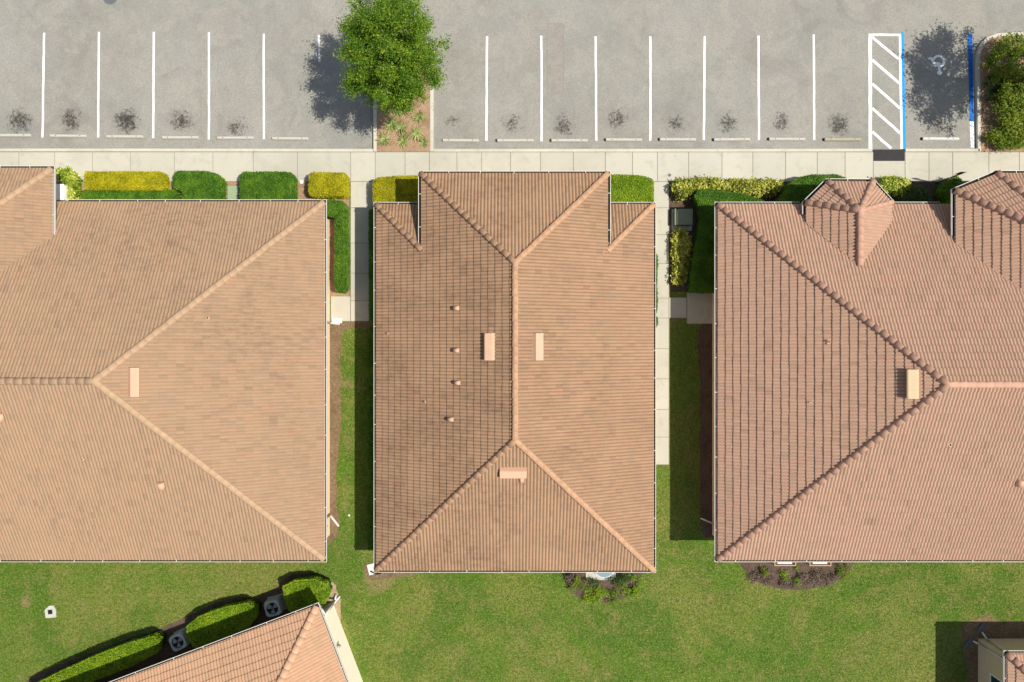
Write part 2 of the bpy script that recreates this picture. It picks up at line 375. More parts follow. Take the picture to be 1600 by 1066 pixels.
# kerbs
def kerb(name, path, wd=.15, closed=False):
    bm = bmesh.new(); uvk = bm.loops.layers.uv.new('UVMap')
    pts = [Vector(P(*p)[:2]) for p in path]; n = len(pts)
    def nrm(i):
        a = pts[max(i-1, 0)]; c = pts[min(i+1, n-1)]; d = (c-a).normalized(); return Vector((-d.y, d.x))
    prof = [(-.5, -.2), (-.5, .02), (-.38, .034), (.38, .034), (.5, .02), (.5, -.2)]
    rows = []
    for i, p in enumerate(pts): rows.append([bm.verts.new((p+nrm(i)*wd*a).to_3d()+Vector((0, 0, z))) for a, z in prof])
    for i in range(n-1):
        t = (random.random(), random.random())
        for j in range(len(prof)-1):
            f = bm.faces.new((rows[i][j], rows[i][j+1], rows[i+1][j+1], rows[i+1][j]))
            for l in f.loops: l[uvk].uv = t
    bm.faces.new(rows[0]); bm.faces.new(rows[-1][::-1])
    bmesh.ops.recalc_face_normals(bm, faces=bm.faces[:])
    o = bmobj(name, bm, M['kerb']); o['kind'] = 'structure'; return o
kerb('kerb', [(-200, 234.6), (-100, 234.6), (-10, 234.6), (80, 234.6), (180, 234.6), (280, 234.7), (380, 234.8), (480, 235), (583, 235.2)])
kerb('kerb', [(677.5, 235.2), (790, 235.2), (910, 235.2), (1022, 235.2), (1139, 235.2), (1260, 235), (1334, 234.8), (1362.5, 234.8)])
kerb('kerb', [(1414.5, 234.8), (1445, 234.8), (1530, 234.8)])
isl = [(586, 237), (586, 190), (586, 140), (586, 90), (588, 76), (596, 66), (610, 60), (650, 60), (664, 66), (672, 76), (674.5, 90), (674.5, 140), (674.5, 190), (674.5, 237)]
kerb('kerb', isl, .17)
isr = [(1530, 237), (1529.5, 190), (1529, 140), (1528, 100), (1529, 85), (1534, 70), (1544, 60), (1558, 55), (1590, 53), (1640, 53), (1700, 53), (1800, 53)]
kerb('kerb', isr, .17)
sheet('planting_bed', isl, .022, M['pine'], kind='structure')
sheet('planting_bed', isr+[(1800, 237)], .022, M['pine'], kind='structure')
# beds and soil
def bed(pts, mat, amp=.05, z=.008, seed=1): return sheet('planting_bed', pts, z, M[mat], amp, seed, kind='structure')
bed([(84, 262), (547, 283), (549, 466), (516, 466), (508, 320), (84, 330)][:0] or [(84, 284.6), (546, 284.6), (546, 463), (508, 463), (508, 325), (84, 325)], 'pine', 0.02)
bed([(587, 284.6), (655, 284.6), (655, 330), (616, 330), (616, 500), (587, 500)], 'mulch', .02, seed=3)
bed([(1046, 284.6), (1530, 284.6), (1600, 284.6), (1600, 320), (1115, 320), (1115, 456), (1046, 456)], 'mulch', .02, seed=4)
bed([(516, 503), (548, 503), (586, 505), (586, 520), (575, 518), (560, 512), (545, 512), (535, 520), (532, 545), (532, 600), (534, 650), (530, 700), (526, 745), (527, 790), (532, 815), (528, 840), (512, 852), (500, 848), (500, 503)], 'dirt', .09, seed=5)
bed([(1096, 506), (1116, 506), (1130, 840), (1098, 840), (1094, 800), (1093, 700), (1095, 600), (1090, 540)], 'mulch', .08, seed=6)
bed([(1150, 868), (1158, 886), (1172, 902), (1195, 915), (1225, 921), (1262, 921), (1292, 915), (1318, 903), (1332, 886), (1336, 868)], 'mulch', .07, seed=7)
bed([(878, 880), (882, 905), (892, 925), (910, 938), (945, 942), (975, 935), (995, 920), (1003, 900), (1004, 880)], 'mulch', .07, seed=8)
bed([(20, 1078), (60, 1052), (120, 1028), (200, 997), (250, 984), (290, 964), (330, 945), (372, 932), (400, 934), (436, 914), (452, 899), (480, 894), (504, 897), (520, 912), (529, 935), (530, 960), (500, 990), (200, 1120), (20, 1120)], 'mulch', .08, seed=9)
bed([(508, 900), (524, 912), (531, 940), (534, 980), (546, 1025), (558, 1062), (566, 1110), (540, 1110), (500, 960)], 'sand', .1, z=.013, seed=10)
bed([(1503, 985), (1515, 968), (1545, 966), (1575, 970), (1600, 972), (1640, 972), (1640, 1010), (1530, 1010), (1530, 1120), (1514, 1120), (1510, 1040), (1503, 1005)], 'dirt', .12, seed=11)
bed([(568, 880), (569, 898), (578, 908), (600, 906), (622, 901), (645, 898), (645, 880)], 'dirt', .16, seed=12)

# painted markings, children of the lot (4 mm above the asphalt)
def mark(name, pts, mat, z=ZA+.004):
    q = [P(x, y, ZA) for x, y in pts]
    bm = bmesh.new(); f = bm.faces.new([bm.verts.new((p.x, p.y, z)) for p in q]); f.normal_update()
    if f.normal.z < 0: f.normal_flip()
    return bmobj(name, bm, M[mat], lot)
def stripe(x0, y0, x1, y1, wd=3.2, mat='paint', name='bay_line', z=ZA+.004):
    a = Vector((x0, y0)); c = Vector((x1, y1)); d = (c-a).normalized(); n = Vector((-d.y, d.x))*wd/2
    L = (c-a).length; k = max(2, int(L/14)); s1 = []; s2 = []
    for i in range(k+1):
        p = a.lerp(c, i/k)+n.normalized()*random.uniform(-.25, .25)
        s1.append(tuple(p+n*random.uniform(.93, 1.07))); s2.append(tuple(p-n*random.uniform(.93, 1.07)))
    return mark(name, s1+s2[::-1], mat, z)
for q in ((68.9, 51.5, 66.6, 215), (154.6, 50, 153.4, 215), (240.4, 50, 239.5, 216), (326.5, 51, 326.5, 218), (412, 53, 412.3, 217.5),
          (760.8, 57, 760, 220), (846, 56, 846.4, 221), (930.8, 57, 931.8, 220), (1016.3, 57, 1016.3, 220), (1101, 57, 1099.8, 219), (1185, 56, 1186, 219), (1271.4, 54, 1272.4, 219)):
    stripe(*q)
stripe(498, 55, 499.5, 97, 3.4, 'paint_old')
stripe(1359.8, 53, 1359.8, 232.5, 5.4, name='access_aisle_line')
stripe(1362.5, 54.6, 1405, 54.6, 3.6, name='access_aisle_line')
stripe(1406, 53, 1409, 232.5, 3.8, name='access_aisle_line')
for q in ((1363, 58, 1404.5, 93), (1363, 94, 1405.2, 130.5), (1363, 131, 1406, 169.5), (1363, 169, 1406.5, 208.5), (1363, 206, 1392.5, 232)):
    stripe(*q, 4.0, name='access_aisle_line')
mark('blue_line', [(1407.9, 50), (1412.2, 50), (1415.6, 233), (1410.9, 233)], 'blue')
mark('blue_line', [(1512, 53), (1519, 53), (1521.5, 190), (1515, 190)], 'blue_shaded')
mark('blue_line', [(1515, 190), (1521.5, 190), (1522.5, 231), (1516.8, 231)], 'paint_worn')
# the wheelchair symbol: seen upside down, head towards the sidewalk
bm = bmesh.new()
def arcpoly(cx, cy, r0, r1, a0, a1, n=22):
    pts = [(cx+r1*math.cos(math.radians(a0+(a1-a0)*i/n)), cy+r1*math.sin(math.radians(a0+(a1-a0)*i/n))) for i in range(n+1)]
    pts += [(cx+r0*math.cos(math.radians(a1+(a0-a1)*i/n)), cy+r0*math.sin(math.radians(a1+(a0-a1)*i/n))) for i in range(n+1)]
    return pts
def addp(pts, z=ZA+.005):
    q = [P(x, y, ZA) for x, y in pts]; f = bm.faces.new([bm.verts.new((p.x, p.y, z)) for p in q]); f.normal_update()
    if f.normal.z < 0: f.normal_flip()
addp(arcpoly(1466.5, 96, 6.4, 10.2, -165, 75))
addp(arcpoly(1467.8, 113.6, .01, 3.7, 0, 359), ZA+.0055)
for x0, y0, x1, y1, wd in ((1468, 111, 1466.8, 99.5, 3.6), (1467.5, 102, 1460, 103.5, 3), (1467, 99.5, 1459.5, 98.8, 3.4), (1459.5, 99.5, 1454.5, 90.5, 3.6), (1454.5, 90.5, 1450.5, 92.5, 3.2)):
    a = Vector((x0, y0)); c = Vector((x1, y1)); d = (c-a).normalized(); n = Vector((-d.y, d.x))*wd/2
    addp([tuple(a+n), tuple(c+n), tuple(c-n), tuple(a-n)], ZA+.005+random.random()*.002)
bmobj('wheelchair_symbol', bm, M['paint'], lot)
mark('asphalt_patch', [(855, 37), (868, 36.5), (880, 38), (881, 62), (879.5, 100), (880.5, 124), (880, 146), (866, 145), (855, 146), (856, 118), (854.5, 84), (855.5, 60)], 'patch', ZA+.002)
for q in ((855, 37, 880, 37.5), (880.5, 38, 880.5, 146), (855, 37, 855, 146), (855, 146, 880, 146.5), (884, 130, 899, 178)): stripe(*q, .7, 'crack', 'crack', ZA+.003)
for q in ((880, 102, 857, 103),): stripe(*q, .5, 'crack', 'crack', ZA+.003)

# manhole + drain cap + ramp mat
def disc(name, px, py, r, z0, z1, mat, label, cat, zz=0):
    t = empty(name, P(px, py, zz)); t.location.z = z0
    bm = bmesh.new(); c = P(px, py, zz); cyl(bm, (c.x, c.y, z0), (c.x, c.y, z1), r, r, 32); bmobj('cover', bm, M[mat], t)
    bm = bmesh.new()
    for k in range(5):
        y = (k-2)*r*.34; hw = math.sqrt(max(0, (r*.85)**2-y*y)); box(bm, (c.x-hw, c.y+y-r*.05, z1+.0005), (c.x+hw, c.y+y+r*.05, z1+.006))
    bmobj('rib', bm, M[mat], t)
    bm = bmesh.new()
    for k in range(32):
        a0, a1 = 2*math.pi*k/32, 2*math.pi*(k+1)/32
        q = [(c.x+rr*math.cos(a), c.y+rr*math.sin(a)) for rr, a in ((r*1.02, a0), (r*1.18, a0), (r*1.18, a1), (r*1.02, a1))]
        prism(bm, q, z0, z1+.004)
    bmesh.ops.remove_doubles(bm, verts=bm.verts[:], dist=.0005); bmobj('ring', bm, M['greyd'], t)
    return tag(t, label, cat)
disc('manhole_cover', 172, -4, .30, ZA-.05, ZA+.01, 'greyd', 'round iron manhole cover in the asphalt at the top edge, above the parking bays', 'manhole cover', ZA)
disc('drain_cap', 1046, 274, .065, 0, .036, 'greyd', 'small round metal cap set in the sidewalk, up from the green cabinet', 'drain cap')
bm = bmesh.new(); a = P(1364.5, 252); c = P(1413, 234)
box(bm, (a.x, a.y, .0), (c.x, c.y, .038), bev=.004)
ramp = bmobj('ramp_mat', bm, M['rubber']); tag(ramp, 'dark grey tactile mat at the foot of the striped access aisle', 'mat')
bm = bmesh.new()
for i in range(22):
    for j in range(8):
        x = a.x+.05+i*(c.x-a.x-.1)/21; y = a.y+.05+j*(c.y-a.y-.1)/7; cyl(bm, (x, y, .036), (x, y, .045), .018, .012, 6)
bmobj('dome', bm, M['rubber'], ramp)['kind'] = 'stuff'

# ---------------------------------------------------------------- wheel stops
def stop_mesh():
    bm = bmesh.new(); L = .9
    prof = [(-.085, 0), (-.08, .06), (-.045, .115), (.045, .115), (.08, .06), (.085, 0)]
    rows = [[bm.verts.new((x, y*s, z*s2)) for y, z in prof] for x, s, s2 in ((-L, .86, .9), (-L+.03, 1, 1), (0, 1, 1), (L-.03, 1, 1), (L, .86, .9))]
    for a, c in zip(rows[:-1], rows[1:]):
        for j in range(5): bm.faces.new((a[j], a[j+1], c[j+1], c[j]))
    bm.faces.new(rows[0]); bm.faces.new(rows[-1][::-1]); bmesh.ops.recalc_face_normals(bm, faces=bm.faces[:]); return bm
ordn = ['first', 'second', 'third', 'fourth', 'fifth', 'sixth', 'seventh', 'eighth']
spots = [(21, 212, 'pale concrete wheel stop cut by the left edge of the photo')]
for i, (x, y) in enumerate(((108, 213), (196, 214), (282.5, 215.5), (368.5, 216), (454, 217))):
    spots.append((x, y, f'pale concrete wheel stop, {ordn[i+1]} from the left in the bays left of the big tree'))
for i, (x, y) in enumerate(((720, 220), (805, 220), (889.5, 220), (974.5, 219), (1058.5, 218.5), (1143, 218.5), (1229, 218))):
    spots.append((x, y, f'pale concrete wheel stop, {ordn[i]} from the island in the bays right of the big tree'))
spots += [(1315.5, 218.5, 'brownish concrete wheel stop beside the striped access aisle'), (1468.5, 217.5, 'whitish wheel stop in the wheelchair bay with blue side lines')]
proto = None
for i, (x, y, lab) in enumerate(spots):
    p = PA(x, y)
    if proto is None:
        proto = empty('wheel_stop', p); bm = stop_mesh(); bm.transform(Matrix.Translation(p)); st = bmobj('concrete_bar', bm, M['stop'], proto)
        pins = []
        for sx in (-1, 1):
            bm = bmesh.new(); cyl(bm, (p.x+sx*.6, p.y, ZA+.1), (p.x+sx*.6, p.y, ZA+.122), .022, .022, 10); pins.append(bmobj('anchor_pin', bm, M['black'], proto))
        bm = bmesh.new(); box(bm, (p.x-.95, p.y-.07, ZA), (p.x-.903, p.y+.075, ZA+.10), bev=.015); pad = bmobj('end_shade', bm, M['rubber'], proto)  # dark block standing in for the bar's end shadow and open rebar
        t = proto; prots = [st]+pins+[pad]
    else:
        t = proto.copy(); C.objects.link(t); t.location = p
        for ch in prots:
            if ch is pad and i < 7: continue
            d = ch.copy()
            if ch is st and i in (13, 14):
                d.data = ch.data.copy(); d.data.materials.clear(); d.data.materials.append(M['stop_brown' if i == 13 else 'stop_white'])
            C.objects.link(d); d.parent = t
        t.rotation_euler.z = random.uniform(-.012, .012)
    tag(t, lab, 'wheel stop', 'wheel stops at the head of the parking bays')

# ---------------------------------------------------------------- roofs
TU = .149; TV = .307                                   # roll spacing, course spacing (plan)
class Plane:
    """sloping roof plane; e0->e1 along the eave with the roof on the left hand side"""
    def __init__(s, e0, e1, z0, slope):
        s.o = Vector(e0); d = (Vector(e1)-s.o).normalized(); s.u = d; s.v = Vector((-d.y, d.x)); s.z0 = z0; s.s = slope
    def z(s, x, y): return s.z0+s.s*((Vector((x, y))-s.o).dot(s.v))
    def hit(s, px, py):
        z = s.z0
        for _ in range(40):
            p = P(px, py, z); z = .5*z+.5*s.z(p.x, p.y)
        return P(px, py, z)
    def frame(s, px, py):
        p = s.hit(px, py); x = Vector((s.u.x, s.u.y, 0)); y = Vector((s.v.x, s.v.y, s.s)).normalized(); n = x.cross(y)
        m = Matrix((x, y, n)).transposed().to_4x4(); m.translation = p; return m
def tiles(dst, pl, poly, A, T, NS=6, EX=1.15):
    """clip a barrel tile field to a convex plan polygon and add it to the list dst"""
    pts = [Vector(p) for p in poly]
    uu = [(p-pl.o).dot(pl.u) for p in pts]; vv = [(p-pl.o).dot(pl.v) for p in pts]
    u0 = math.floor(min(uu)/TU)-1; u1 = math.ceil(max(uu)/TU)+1
    v0 = math.floor(min(vv)/TV); v1 = math.ceil(max(vv)/TV)
    ui = np.arange(u0*NS, u1*NS+1); u = ui*TU/NS
    prof = A*np.abs(np.sin(math.pi*u/TU))**EX
    nu = len(u); V = []; UV = []; Fq = []; base = 0
    rid = ui[:-1]//NS
    roll = ui//NS
    for c in range(v0, v1):
        jit = np.sin(roll*12.9898+c*78.233)*43758.5453; jit = (jit-np.floor(jit))-.5
        va = c*TV+.012*jit*0+.006*np.sin(u*1.7+c*2.1)+.004*np.sin(u*7.3+c); vb = (c+1)*TV+.006*np.sin(u*1.7+(c+1)*2.1)+.004*np.sin(u*7.3+c+1)
        zlow = T+prof+.012*jit; zup = prof*.9+.004*jit; zb = np.full(nu, -.01)
        rows = [(va+.075, prof*.8-.016), (va, zlow-.001), (va, zlow), (vb+.085, zup-.006)]
        for vr, off in rows:
            V.append(np.stack([pl.o.x+pl.u.x*u+pl.v.x*vr, pl.o.y+pl.u.y*u+pl.v.y*vr, pl.z0+pl.s*vr+off], 1))
        i = np.arange(nu-1)
        for r, (f0, f1) in enumerate(((.02, .04), (.05, .98))):
            a = base+2*r*nu+i; Fq.append(np.stack([a, a+1, a+1+nu, a+nu], 1))
            fr = (ui[:-1] % NS)/NS; tu = rid+.02+fr*.96; tv = tu+.96/NS; cv = np.full(nu-1, float(c))
            q = np.stack([np.stack([tu, cv+f0], 1), np.stack([tv, cv+f0], 1), np.stack([tv, cv+f1], 1), np.stack([tu, cv+f1], 1)], 1)
            UV.append(q.reshape(-1, 2))
        base += 4*nu
    me = arr_mesh('tmp', np.concatenate(V), np.concatenate(Fq), np.concatenate(UV)+(500, 0))
    bm = bmesh.new(); bm.from_mesh(me); bpy.data.meshes.remove(me)
    cx = sum(pts, Vector((0, 0)))/len(pts)
    for i in range(len(pts)):
        a = pts[i]; c = pts[(i+1) % len(pts)]; d = c-a
        if d.length < 1e-5: continue
        n = Vector((d.y, -d.x)).normalized()
        if n.dot(cx-a) > 0: n = -n
        bmesh.ops.bisect_plane(bm, geom=bm.verts[:]+bm.edges[:]+bm.faces[:], plane_co=(a.x, a.y, 0), plane_no=(n.x, n.y, 0), clear_outer=True, dist=1e-5)
    me = bpy.data.meshes.new('tmp'); bm.to_mesh(me); bm.free(); dst.append(me)
def deck(bm, pl, poly):
    """closed underlayment just below the tiles"""
    f = bm.faces.new([bm.verts.new((p[0], p[1], pl.z(p[0], p[1])-.03)) for p in poly]); f.normal_update()
    if f.normal.z < 0: f.normal_flip()
def join(name, mes, mat, parent):
    bm = bmesh.new()
    for me in mes: bm.from_mesh(me); bpy.data.meshes.remove(me)
    return bmobj(name, bm, mat, parent)
def caps(a, b, mat, parent, r=.15, step=.36, lift=.03, drop=0, zoff=.02):
    """overlapping half round ridge caps, low end a to high end b"""
    a = Vector(a); b = Vector(b); d = (b-a); L = d.length; d.normalize()
    side = d.cross(Vector((0, 0, 1))).normalized(); upn = side.cross(d)
    bm = bmesh.new(); n = max(1, round(L/step)); step = L/n; K = 9
    for i in range(n):
        j = Vector((random.uniform(-.008, .008), random.uniform(-.008, .008), random.uniform(-.004, .004)))
        rings = []
        for t, rr, up in ((0, r, lift), (step*1.1, r*.84, 0)):
            c = a+d*(i*step+t)+j
            for shrink in ((0, .025) if t == 0 else (0,)):
                ring = []
                for q in range(K+1):
                    th = math.pi*q/K
                    ring.append(bm.verts.new(c+side*math.cos(th)*(rr-shrink)+upn*(math.sin(th)*(rr-shrink)*.62+up+zoff-(.05+zoff if q in (0, K) else 0))))
                rings.append(ring)
        o, inn, e = rings
        for q in range(K):
            f = bm.faces.new((o[q], e[q], e[q+1], o[q+1])); f.smooth = True
            bm.faces.new((inn[q], o[q], o[q+1], inn[q+1]))
        bm.faces.new(inn)
    bmesh.ops.recalc_face_normals(bm, faces=bm.faces[:])
    return bmobj('ridge_cap', bm, mat, parent)
def gutter(path, z, parent, closed=False, hang=1.55, w=.12):
    """open trough along the eave; path runs with the roof on its left"""
    pts = [Vector(p) for p in path]; n = len(pts)
    def off(i, k):
        p = pts[i]; pr = pts[(i-1) % n] if (closed or i > 0) else None; nx = pts[(i+1) % n] if (closed or i < n-1) else None
        ds = []
        if pr is not None: ds.append((p-pr).normalized())
        if nx is not None: ds.append((nx-p).normalized())
        ns = [Vector((d.y, -d.x)) for d in ds]
        if len(ns) == 1: return p+ns[0]*k
        m = (ns[0]+ns[1]); m.normalize(); return p+m*(k/max(.3, m.dot(ns[0])))
    prof = [(-.012, -.01), (0.0, -.01), (.0, -.085), (w*.75, -.085), (w-.012, .002), (w-.014, .012), (w+.008, .012), (w+.008, -.004), (w, -.02), (w-.01, -.11), (-.012, -.11)]
    mats = [0, 1, 1, 1, 0, 0, 0, 0, 0, 0]
    bm = bmesh.new(); rows = []
    for i in range(n): rows.append([bm.verts.new(off(i, a).to_3d()+Vector((0, 0, z+h))) for a, h in prof])
    for i in range(n if closed else n-1):
        A = rows[i]; B = rows[(i+1) % n]
        for j in range(len(prof)-1):
            f = bm.faces.new((A[j], A[j+1], B[j+1], B[j])); f.material_index = mats[j]
        p, q = pts[i], pts[(i+1) % n]; d = (q-p); L = d.length; d.normalize(); nn = Vector((d.y, -d.x))
        k = int(L/hang)
        for s in range(k):
            c = p+d*(hang*(s+.5)+.2+random.uniform(-.22, .22)); c3 = c.to_3d()+Vector((0, 0, z+.004))
            Mx = Matrix((Vector((d.x, d.y, 0)), Vector((nn.x, nn.y, 0)), Vector((0, 0, 1)))).transposed().to_4x4(); Mx.translation = c3
            box(bm, (-.012, -.03, 0), (.012, w, .012), Mx)
    bmesh.ops.recalc_face_normals(bm, faces=bm.faces[:])
    return bmobj('gutter', bm, [M['gutter'], M['gutter_dirt']], parent)
def walls(parent, pts, z, mat='wall', name='wall'):
    bm = bmesh.new(); prism(bm, pts, -.1, z); return bmobj(name, bm, M[mat], parent)
def soffit(parent, pts, z):
    bm = bmesh.new(); prism(bm, pts, z-.16, z-.10); return bmobj('soffit', bm, M['soffit'], parent)
def long_vent(pl, px, py, roof, mat='vent', lx=1.15, ly=.42, h=.26):
    """low profile attic vent with an open nose facing down the slope"""
    m = pl.frame(px, py); bm = bmesh.new()
    prof = [(-ly/2, .05), (-ly/2, h), (-ly/2+.05, h+.015), (ly/2-.1, h*.8), (ly/2, .02)]
    rows = [[bm.verts.new(m@Vector((x, y, z))) for y, z in prof] for x in (-lx/2, lx/2)]
    for j in range(len(prof)-1): bm.faces.new((rows[0][j], rows[0][j+1], rows[1][j+1], rows[1][j]))
    bm.faces.new(rows[0]); bm.faces.new(rows[1][::-1]); bm.faces.new((rows[0][0], rows[0][-1], rows[1][-1], rows[1][0]))
    bmesh.ops.recalc_face_normals(bm, faces=bm.faces[:])
    o = bmobj('roof_vent', bm, M[mat], roof); return o
def pipe_vent(pl, px, py, roof, r=.06, h=.26, hood=False):
    m = pl.frame(px, py); p = m.translation; bm = bmesh.new()
    if hood:
        k = 10; L = .34 if r > .1 else .27; hh = 0 if r > .1 else .1
        ring = lambda x: [bm.verts.new(m@Vector((math.cos(math.pi*i/k)*r, x, math.sin(math.pi*i/k)*r*1.1+.05+hh))) for i in range(k+1)]
        A, B = ring(-L/2), ring(L/2)
        for i in range(k): f = bm.faces.new((A[i], A[i+1], B[i+1], B[i])); f.smooth = True
        f = bm.faces.new(A); f.material_index = 1; bm.faces.new(B[::-1]); bm.faces.new((A[0], A[-1], B[-1], B[0]))
        bmesh.ops.recalc_face_normals(bm, faces=bm.faces[:])
    else:
        cyl(bm, p, p+Vector((0, 0, h)), r, r, 14)
        cyl(bm, p+Vector((0, 0, h)), p+Vector((0, 0, h+.01)), r*.75, r*.75, 14, 1)
        cyl(bm, p+Vector((0, 0, .03)), p+Vector((0, 0, .09)), r*2, r*1.1, 14)
    return bmobj('vent_pipe', bm, [M['vent'], M['black']], roof)
def downspout(parent, top, wallp, foot, mat='gutter', r=.045):
    bm = bmesh.new(); tube(bm, [top, (top[0], top[1], top[2]-.18), (wallp[0], wallp[1], top[2]-.45), (wallp[0], wallp[1], .22), (foot[0], foot[1], .07)], r, 8)
    return bmobj('downspout', bm, M[mat], parent)

# ---- centre building
def hex2(*a): return [tuple(x) for x in a]
bC = empty('office_building', (0, -2, 0)); tag(bC, 'middle building, brown hip roof with short ridge running up the photo', 'building')
zc = 2.55; s = .425; W, E, N, So = -6.24, 6.50, 6.27, -10.53; rx = (W+E)/2; rz = zc+s*(E-W)/2; hw = (E-W)/2
pw, pe, pn = -4.06, 4.28, 7.47; z1 = zc+s*(pw-W); rn = pn-(pe-pw)/2; rs = So+hw
pW = Plane((W, N), (W, So), zc, s); pE = Plane((E, So), (E, N), zc, s); pS = Plane((W, So), (E, So), zc, s)
pN = Plane((pe, pn), (pw, pn), z1, (rz-z1)/(pn-rn)); pNw = Plane((0, N), (W, N), zc, s); pNe = Plane((E, N), (0, N), zc, s)
yj = N-(pw-W)
o_ = .04
fields = [(pW, [(W-o_, So), (pw, So+(pw-W)), (pw, yj), (W-o_, N+o_)]), (pW, [(pw, So+(pw-W)), (rx, rs), (rx, rn), (pw, pn), (pw, yj)]),
          (pE, [(E+o_, So), (E+o_, N+o_), (pe, N-(E-pe)), (pe, So+(E-pe))]), (pE, [(pe, So+(E-pe)), (pe, pn), (rx, rn), (rx, rs)]),
          (pS, [(W, So-o_), (E, So-o_), (rx, rs)]), (pN, [(pw, pn+o_), (pe, pn+o_), (rx, rn)]),
          (pNw, [(W, N+o_), (pw+.4, N+o_), (pw+.4, yj-.4)]), (pNe, [(E, N+o_), (pe-.4, N+o_), (pe-.4, N-(E-pe)-.4)])]
ms = []; dk = bmesh.new()
for pl, poly in fields: tiles(ms, pl, poly, .054, .04); deck(dk, pl, poly)
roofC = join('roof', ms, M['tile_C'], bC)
bmobj('roof_deck', dk, M['soffit'], roofC)
cm = M['cap_C']
for a, c in (((W, So, zc), (rx, rs, rz)), ((E, So, zc), (rx, rs, rz)), ((pw, pn, z1), (rx, rn, rz)), ((pe, pn, z1), (rx, rn, rz)), ((rx, rs, rz), (rx, rn, rz)),
             ((W, N, zc), (pw+.02, yj-.02, z1)), ((E, N, zc), (pe-.02, N-(E-pe)-.02, z1))): caps(a, c, cm, roofC, lift=.018, r=.14, zoff=.055)
gutter([(pw, yj+.05), (pw, pn), (pe, pn), (pe, N-(E-pe)+.05)][::-1], z1, bC)
gutter([(pw-.05, N), (W, N), (W, So), (E, So), (E, N), (pe+.05, N)], zc, bC)
oh = .41
walls(bC, [(W+oh, So+oh), (E-oh, So+oh), (E-oh, N-oh), (W+oh, N-oh)], zc+.02)
walls(bC, [(pw+oh, rn), (pe-oh, rn), (pe-oh, pn-oh), (pw+oh, pn-oh)], z1+.02)
soffit(bC, [(W, So), (E, So), (E, N), (W, N)], zc); soffit(bC, [(pw+.01, yj), (pe-.01, yj), (pe-.01, pn), (pw+.01, pn)], z1)
long_vent(pW, 767.5, 542, roofC); long_vent(pE, 838, 542, roofC); long_vent(pS, 802, 736, roofC); pipe_vent(pS, 815, 747, roofC, .11, hood=True)
for x, y in ((716, 482), (716, 547.5), (717.5, 598), (707, 655)): pipe_vent(pW, x, y, roofC, .095, hood=True)
for x, y in ((606, 521), (664, 628)): pipe_vent(pW, x, y, roofC, .04, .16)
downspout(bC, (W-.06, So+1.2, zc-.1), (W+.33, So+1.2), (W-.25, So+1.25)); downspout(bC, (W+.3, So-.06, zc-.1), (W+.5, So+.33), (W-.3, So+.1))

# ---- left building
bL = empty('office_building', (-17, -2, 0)); tag(bL, 'left building with sandy tan hip roof, running off the left edge of the photo', 'building')
zl = 2.55; E, N, So = -8.66, 6.39, -10.05; ax, ay, az_ = -16.90, -1.62, 6.38; XW = -29.0
qN = Plane((E, N), (XW, N), zl, (az_-zl)/(N-ay)); qS = Plane((XW, So), (E, So), zl, (az_-zl)/(ay-So)); qE = Plane((E, So), (E, N), zl, (az_-zl)/(E-ax))
ze = 3.38; ex, en = -20.63, 7.73; eE = Plane((ex, -5), (ex, en), ze, .46); eN = Plane((ex, en), (XW, en), ze, .46)
ej = N-(ze-zl)/qN.s; XV = -27.0; vy = N-(eE.z(XV, 0)-zl)/qN.s
fields = [(qN, [(E, N+o_), (XW, N+o_), (XW, ay), (ax, ay)]), (qS, [(XW, So-o_), (E, So-o_), (ax, ay), (XW, ay)]), (qE, [(E+o_, So), (E+o_, N), (ax, ay)]),
          (eE, [(ex+o_, en), (ex+o_, ej), (XV, vy), (XV, en-(ex-XV))]), (eN, [(ex, en+o_), (XV, en-(ex-XV)), (XW, en-(ex-XV)), (XW, en+o_)])]
ms = []; dk = bmesh.new()
for pl, poly in fields: tiles(ms, pl, poly, .05, .014); deck(dk, pl, poly)
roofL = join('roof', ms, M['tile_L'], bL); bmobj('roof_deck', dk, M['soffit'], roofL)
cm = M['cap_L']
for a, c in (((E, So, zl), (ax, ay, az_)), ((E, N, zl), (ax, ay, az_)), ((XW, ay, az_), (ax, ay, az_)), ((ex, en, ze), (XV, en-(ex-XV), eE.z(XV, 0)))):
    caps(a, c, cm, roofL, lift=.008, r=.155)
gutter([(XW, So), (E, So), (E, N), (ex+.15, N)], zl, bL); gutter([(ex, ej+.1), (ex, en), (XW, en)], ze, bL)
walls(bL, [(XW, So+oh), (E-oh, So+oh), (E-oh, N-oh), (XW, N-oh)], zl+.02)
walls(bL, [(XW, ay), (-23.6, ay), (-23.6, en-oh-.6), (XW, en-oh-.6)], ze+.02)
soffit(bL, [(XW, So), (E, So), (E, N), (XW, N)], zl); soffit(bL, [(XW, ej), (ex-.01, ej), (ex-.01, en), (XW, en)], ze)
long_vent(qE, 209, 597, roofL, lx=1.2); pipe_vent(qE, 326, 497, roofL, .05, .08); pipe_vent(qS, 253, 757, roofL, .16, hood=True)
pipe_vent(qS, 130, 718, roofL, .045, .08); pipe_vent(qS, 2, 650, roofL, .16, hood=True)
downspout(bL, (E+.05, -8.6, zl-.1), (E-oh+.06, -8.6), (E+.05, -9.2), r=.055); downspout(bL, (E+.05, .9, zl-.1), (E-oh+.06, .9), (E+.1, .85), r=.055)
bm = bmesh.new(); a = P(519, 505); c = P(535, 497.5); box(bm, (a.x, a.y, .035), (c.x, c.y, .10), bev=.015)
for sgn in (a.y+.02, c.y-.05): box(bm, (a.x+.02, sgn, .101), (c.x-.05, sgn+.03, .125))
o = bmobj('splash_block', bm, M['white']); tag(o, 'white splash block at the corner of the entry pad beside the left building', 'splash block')

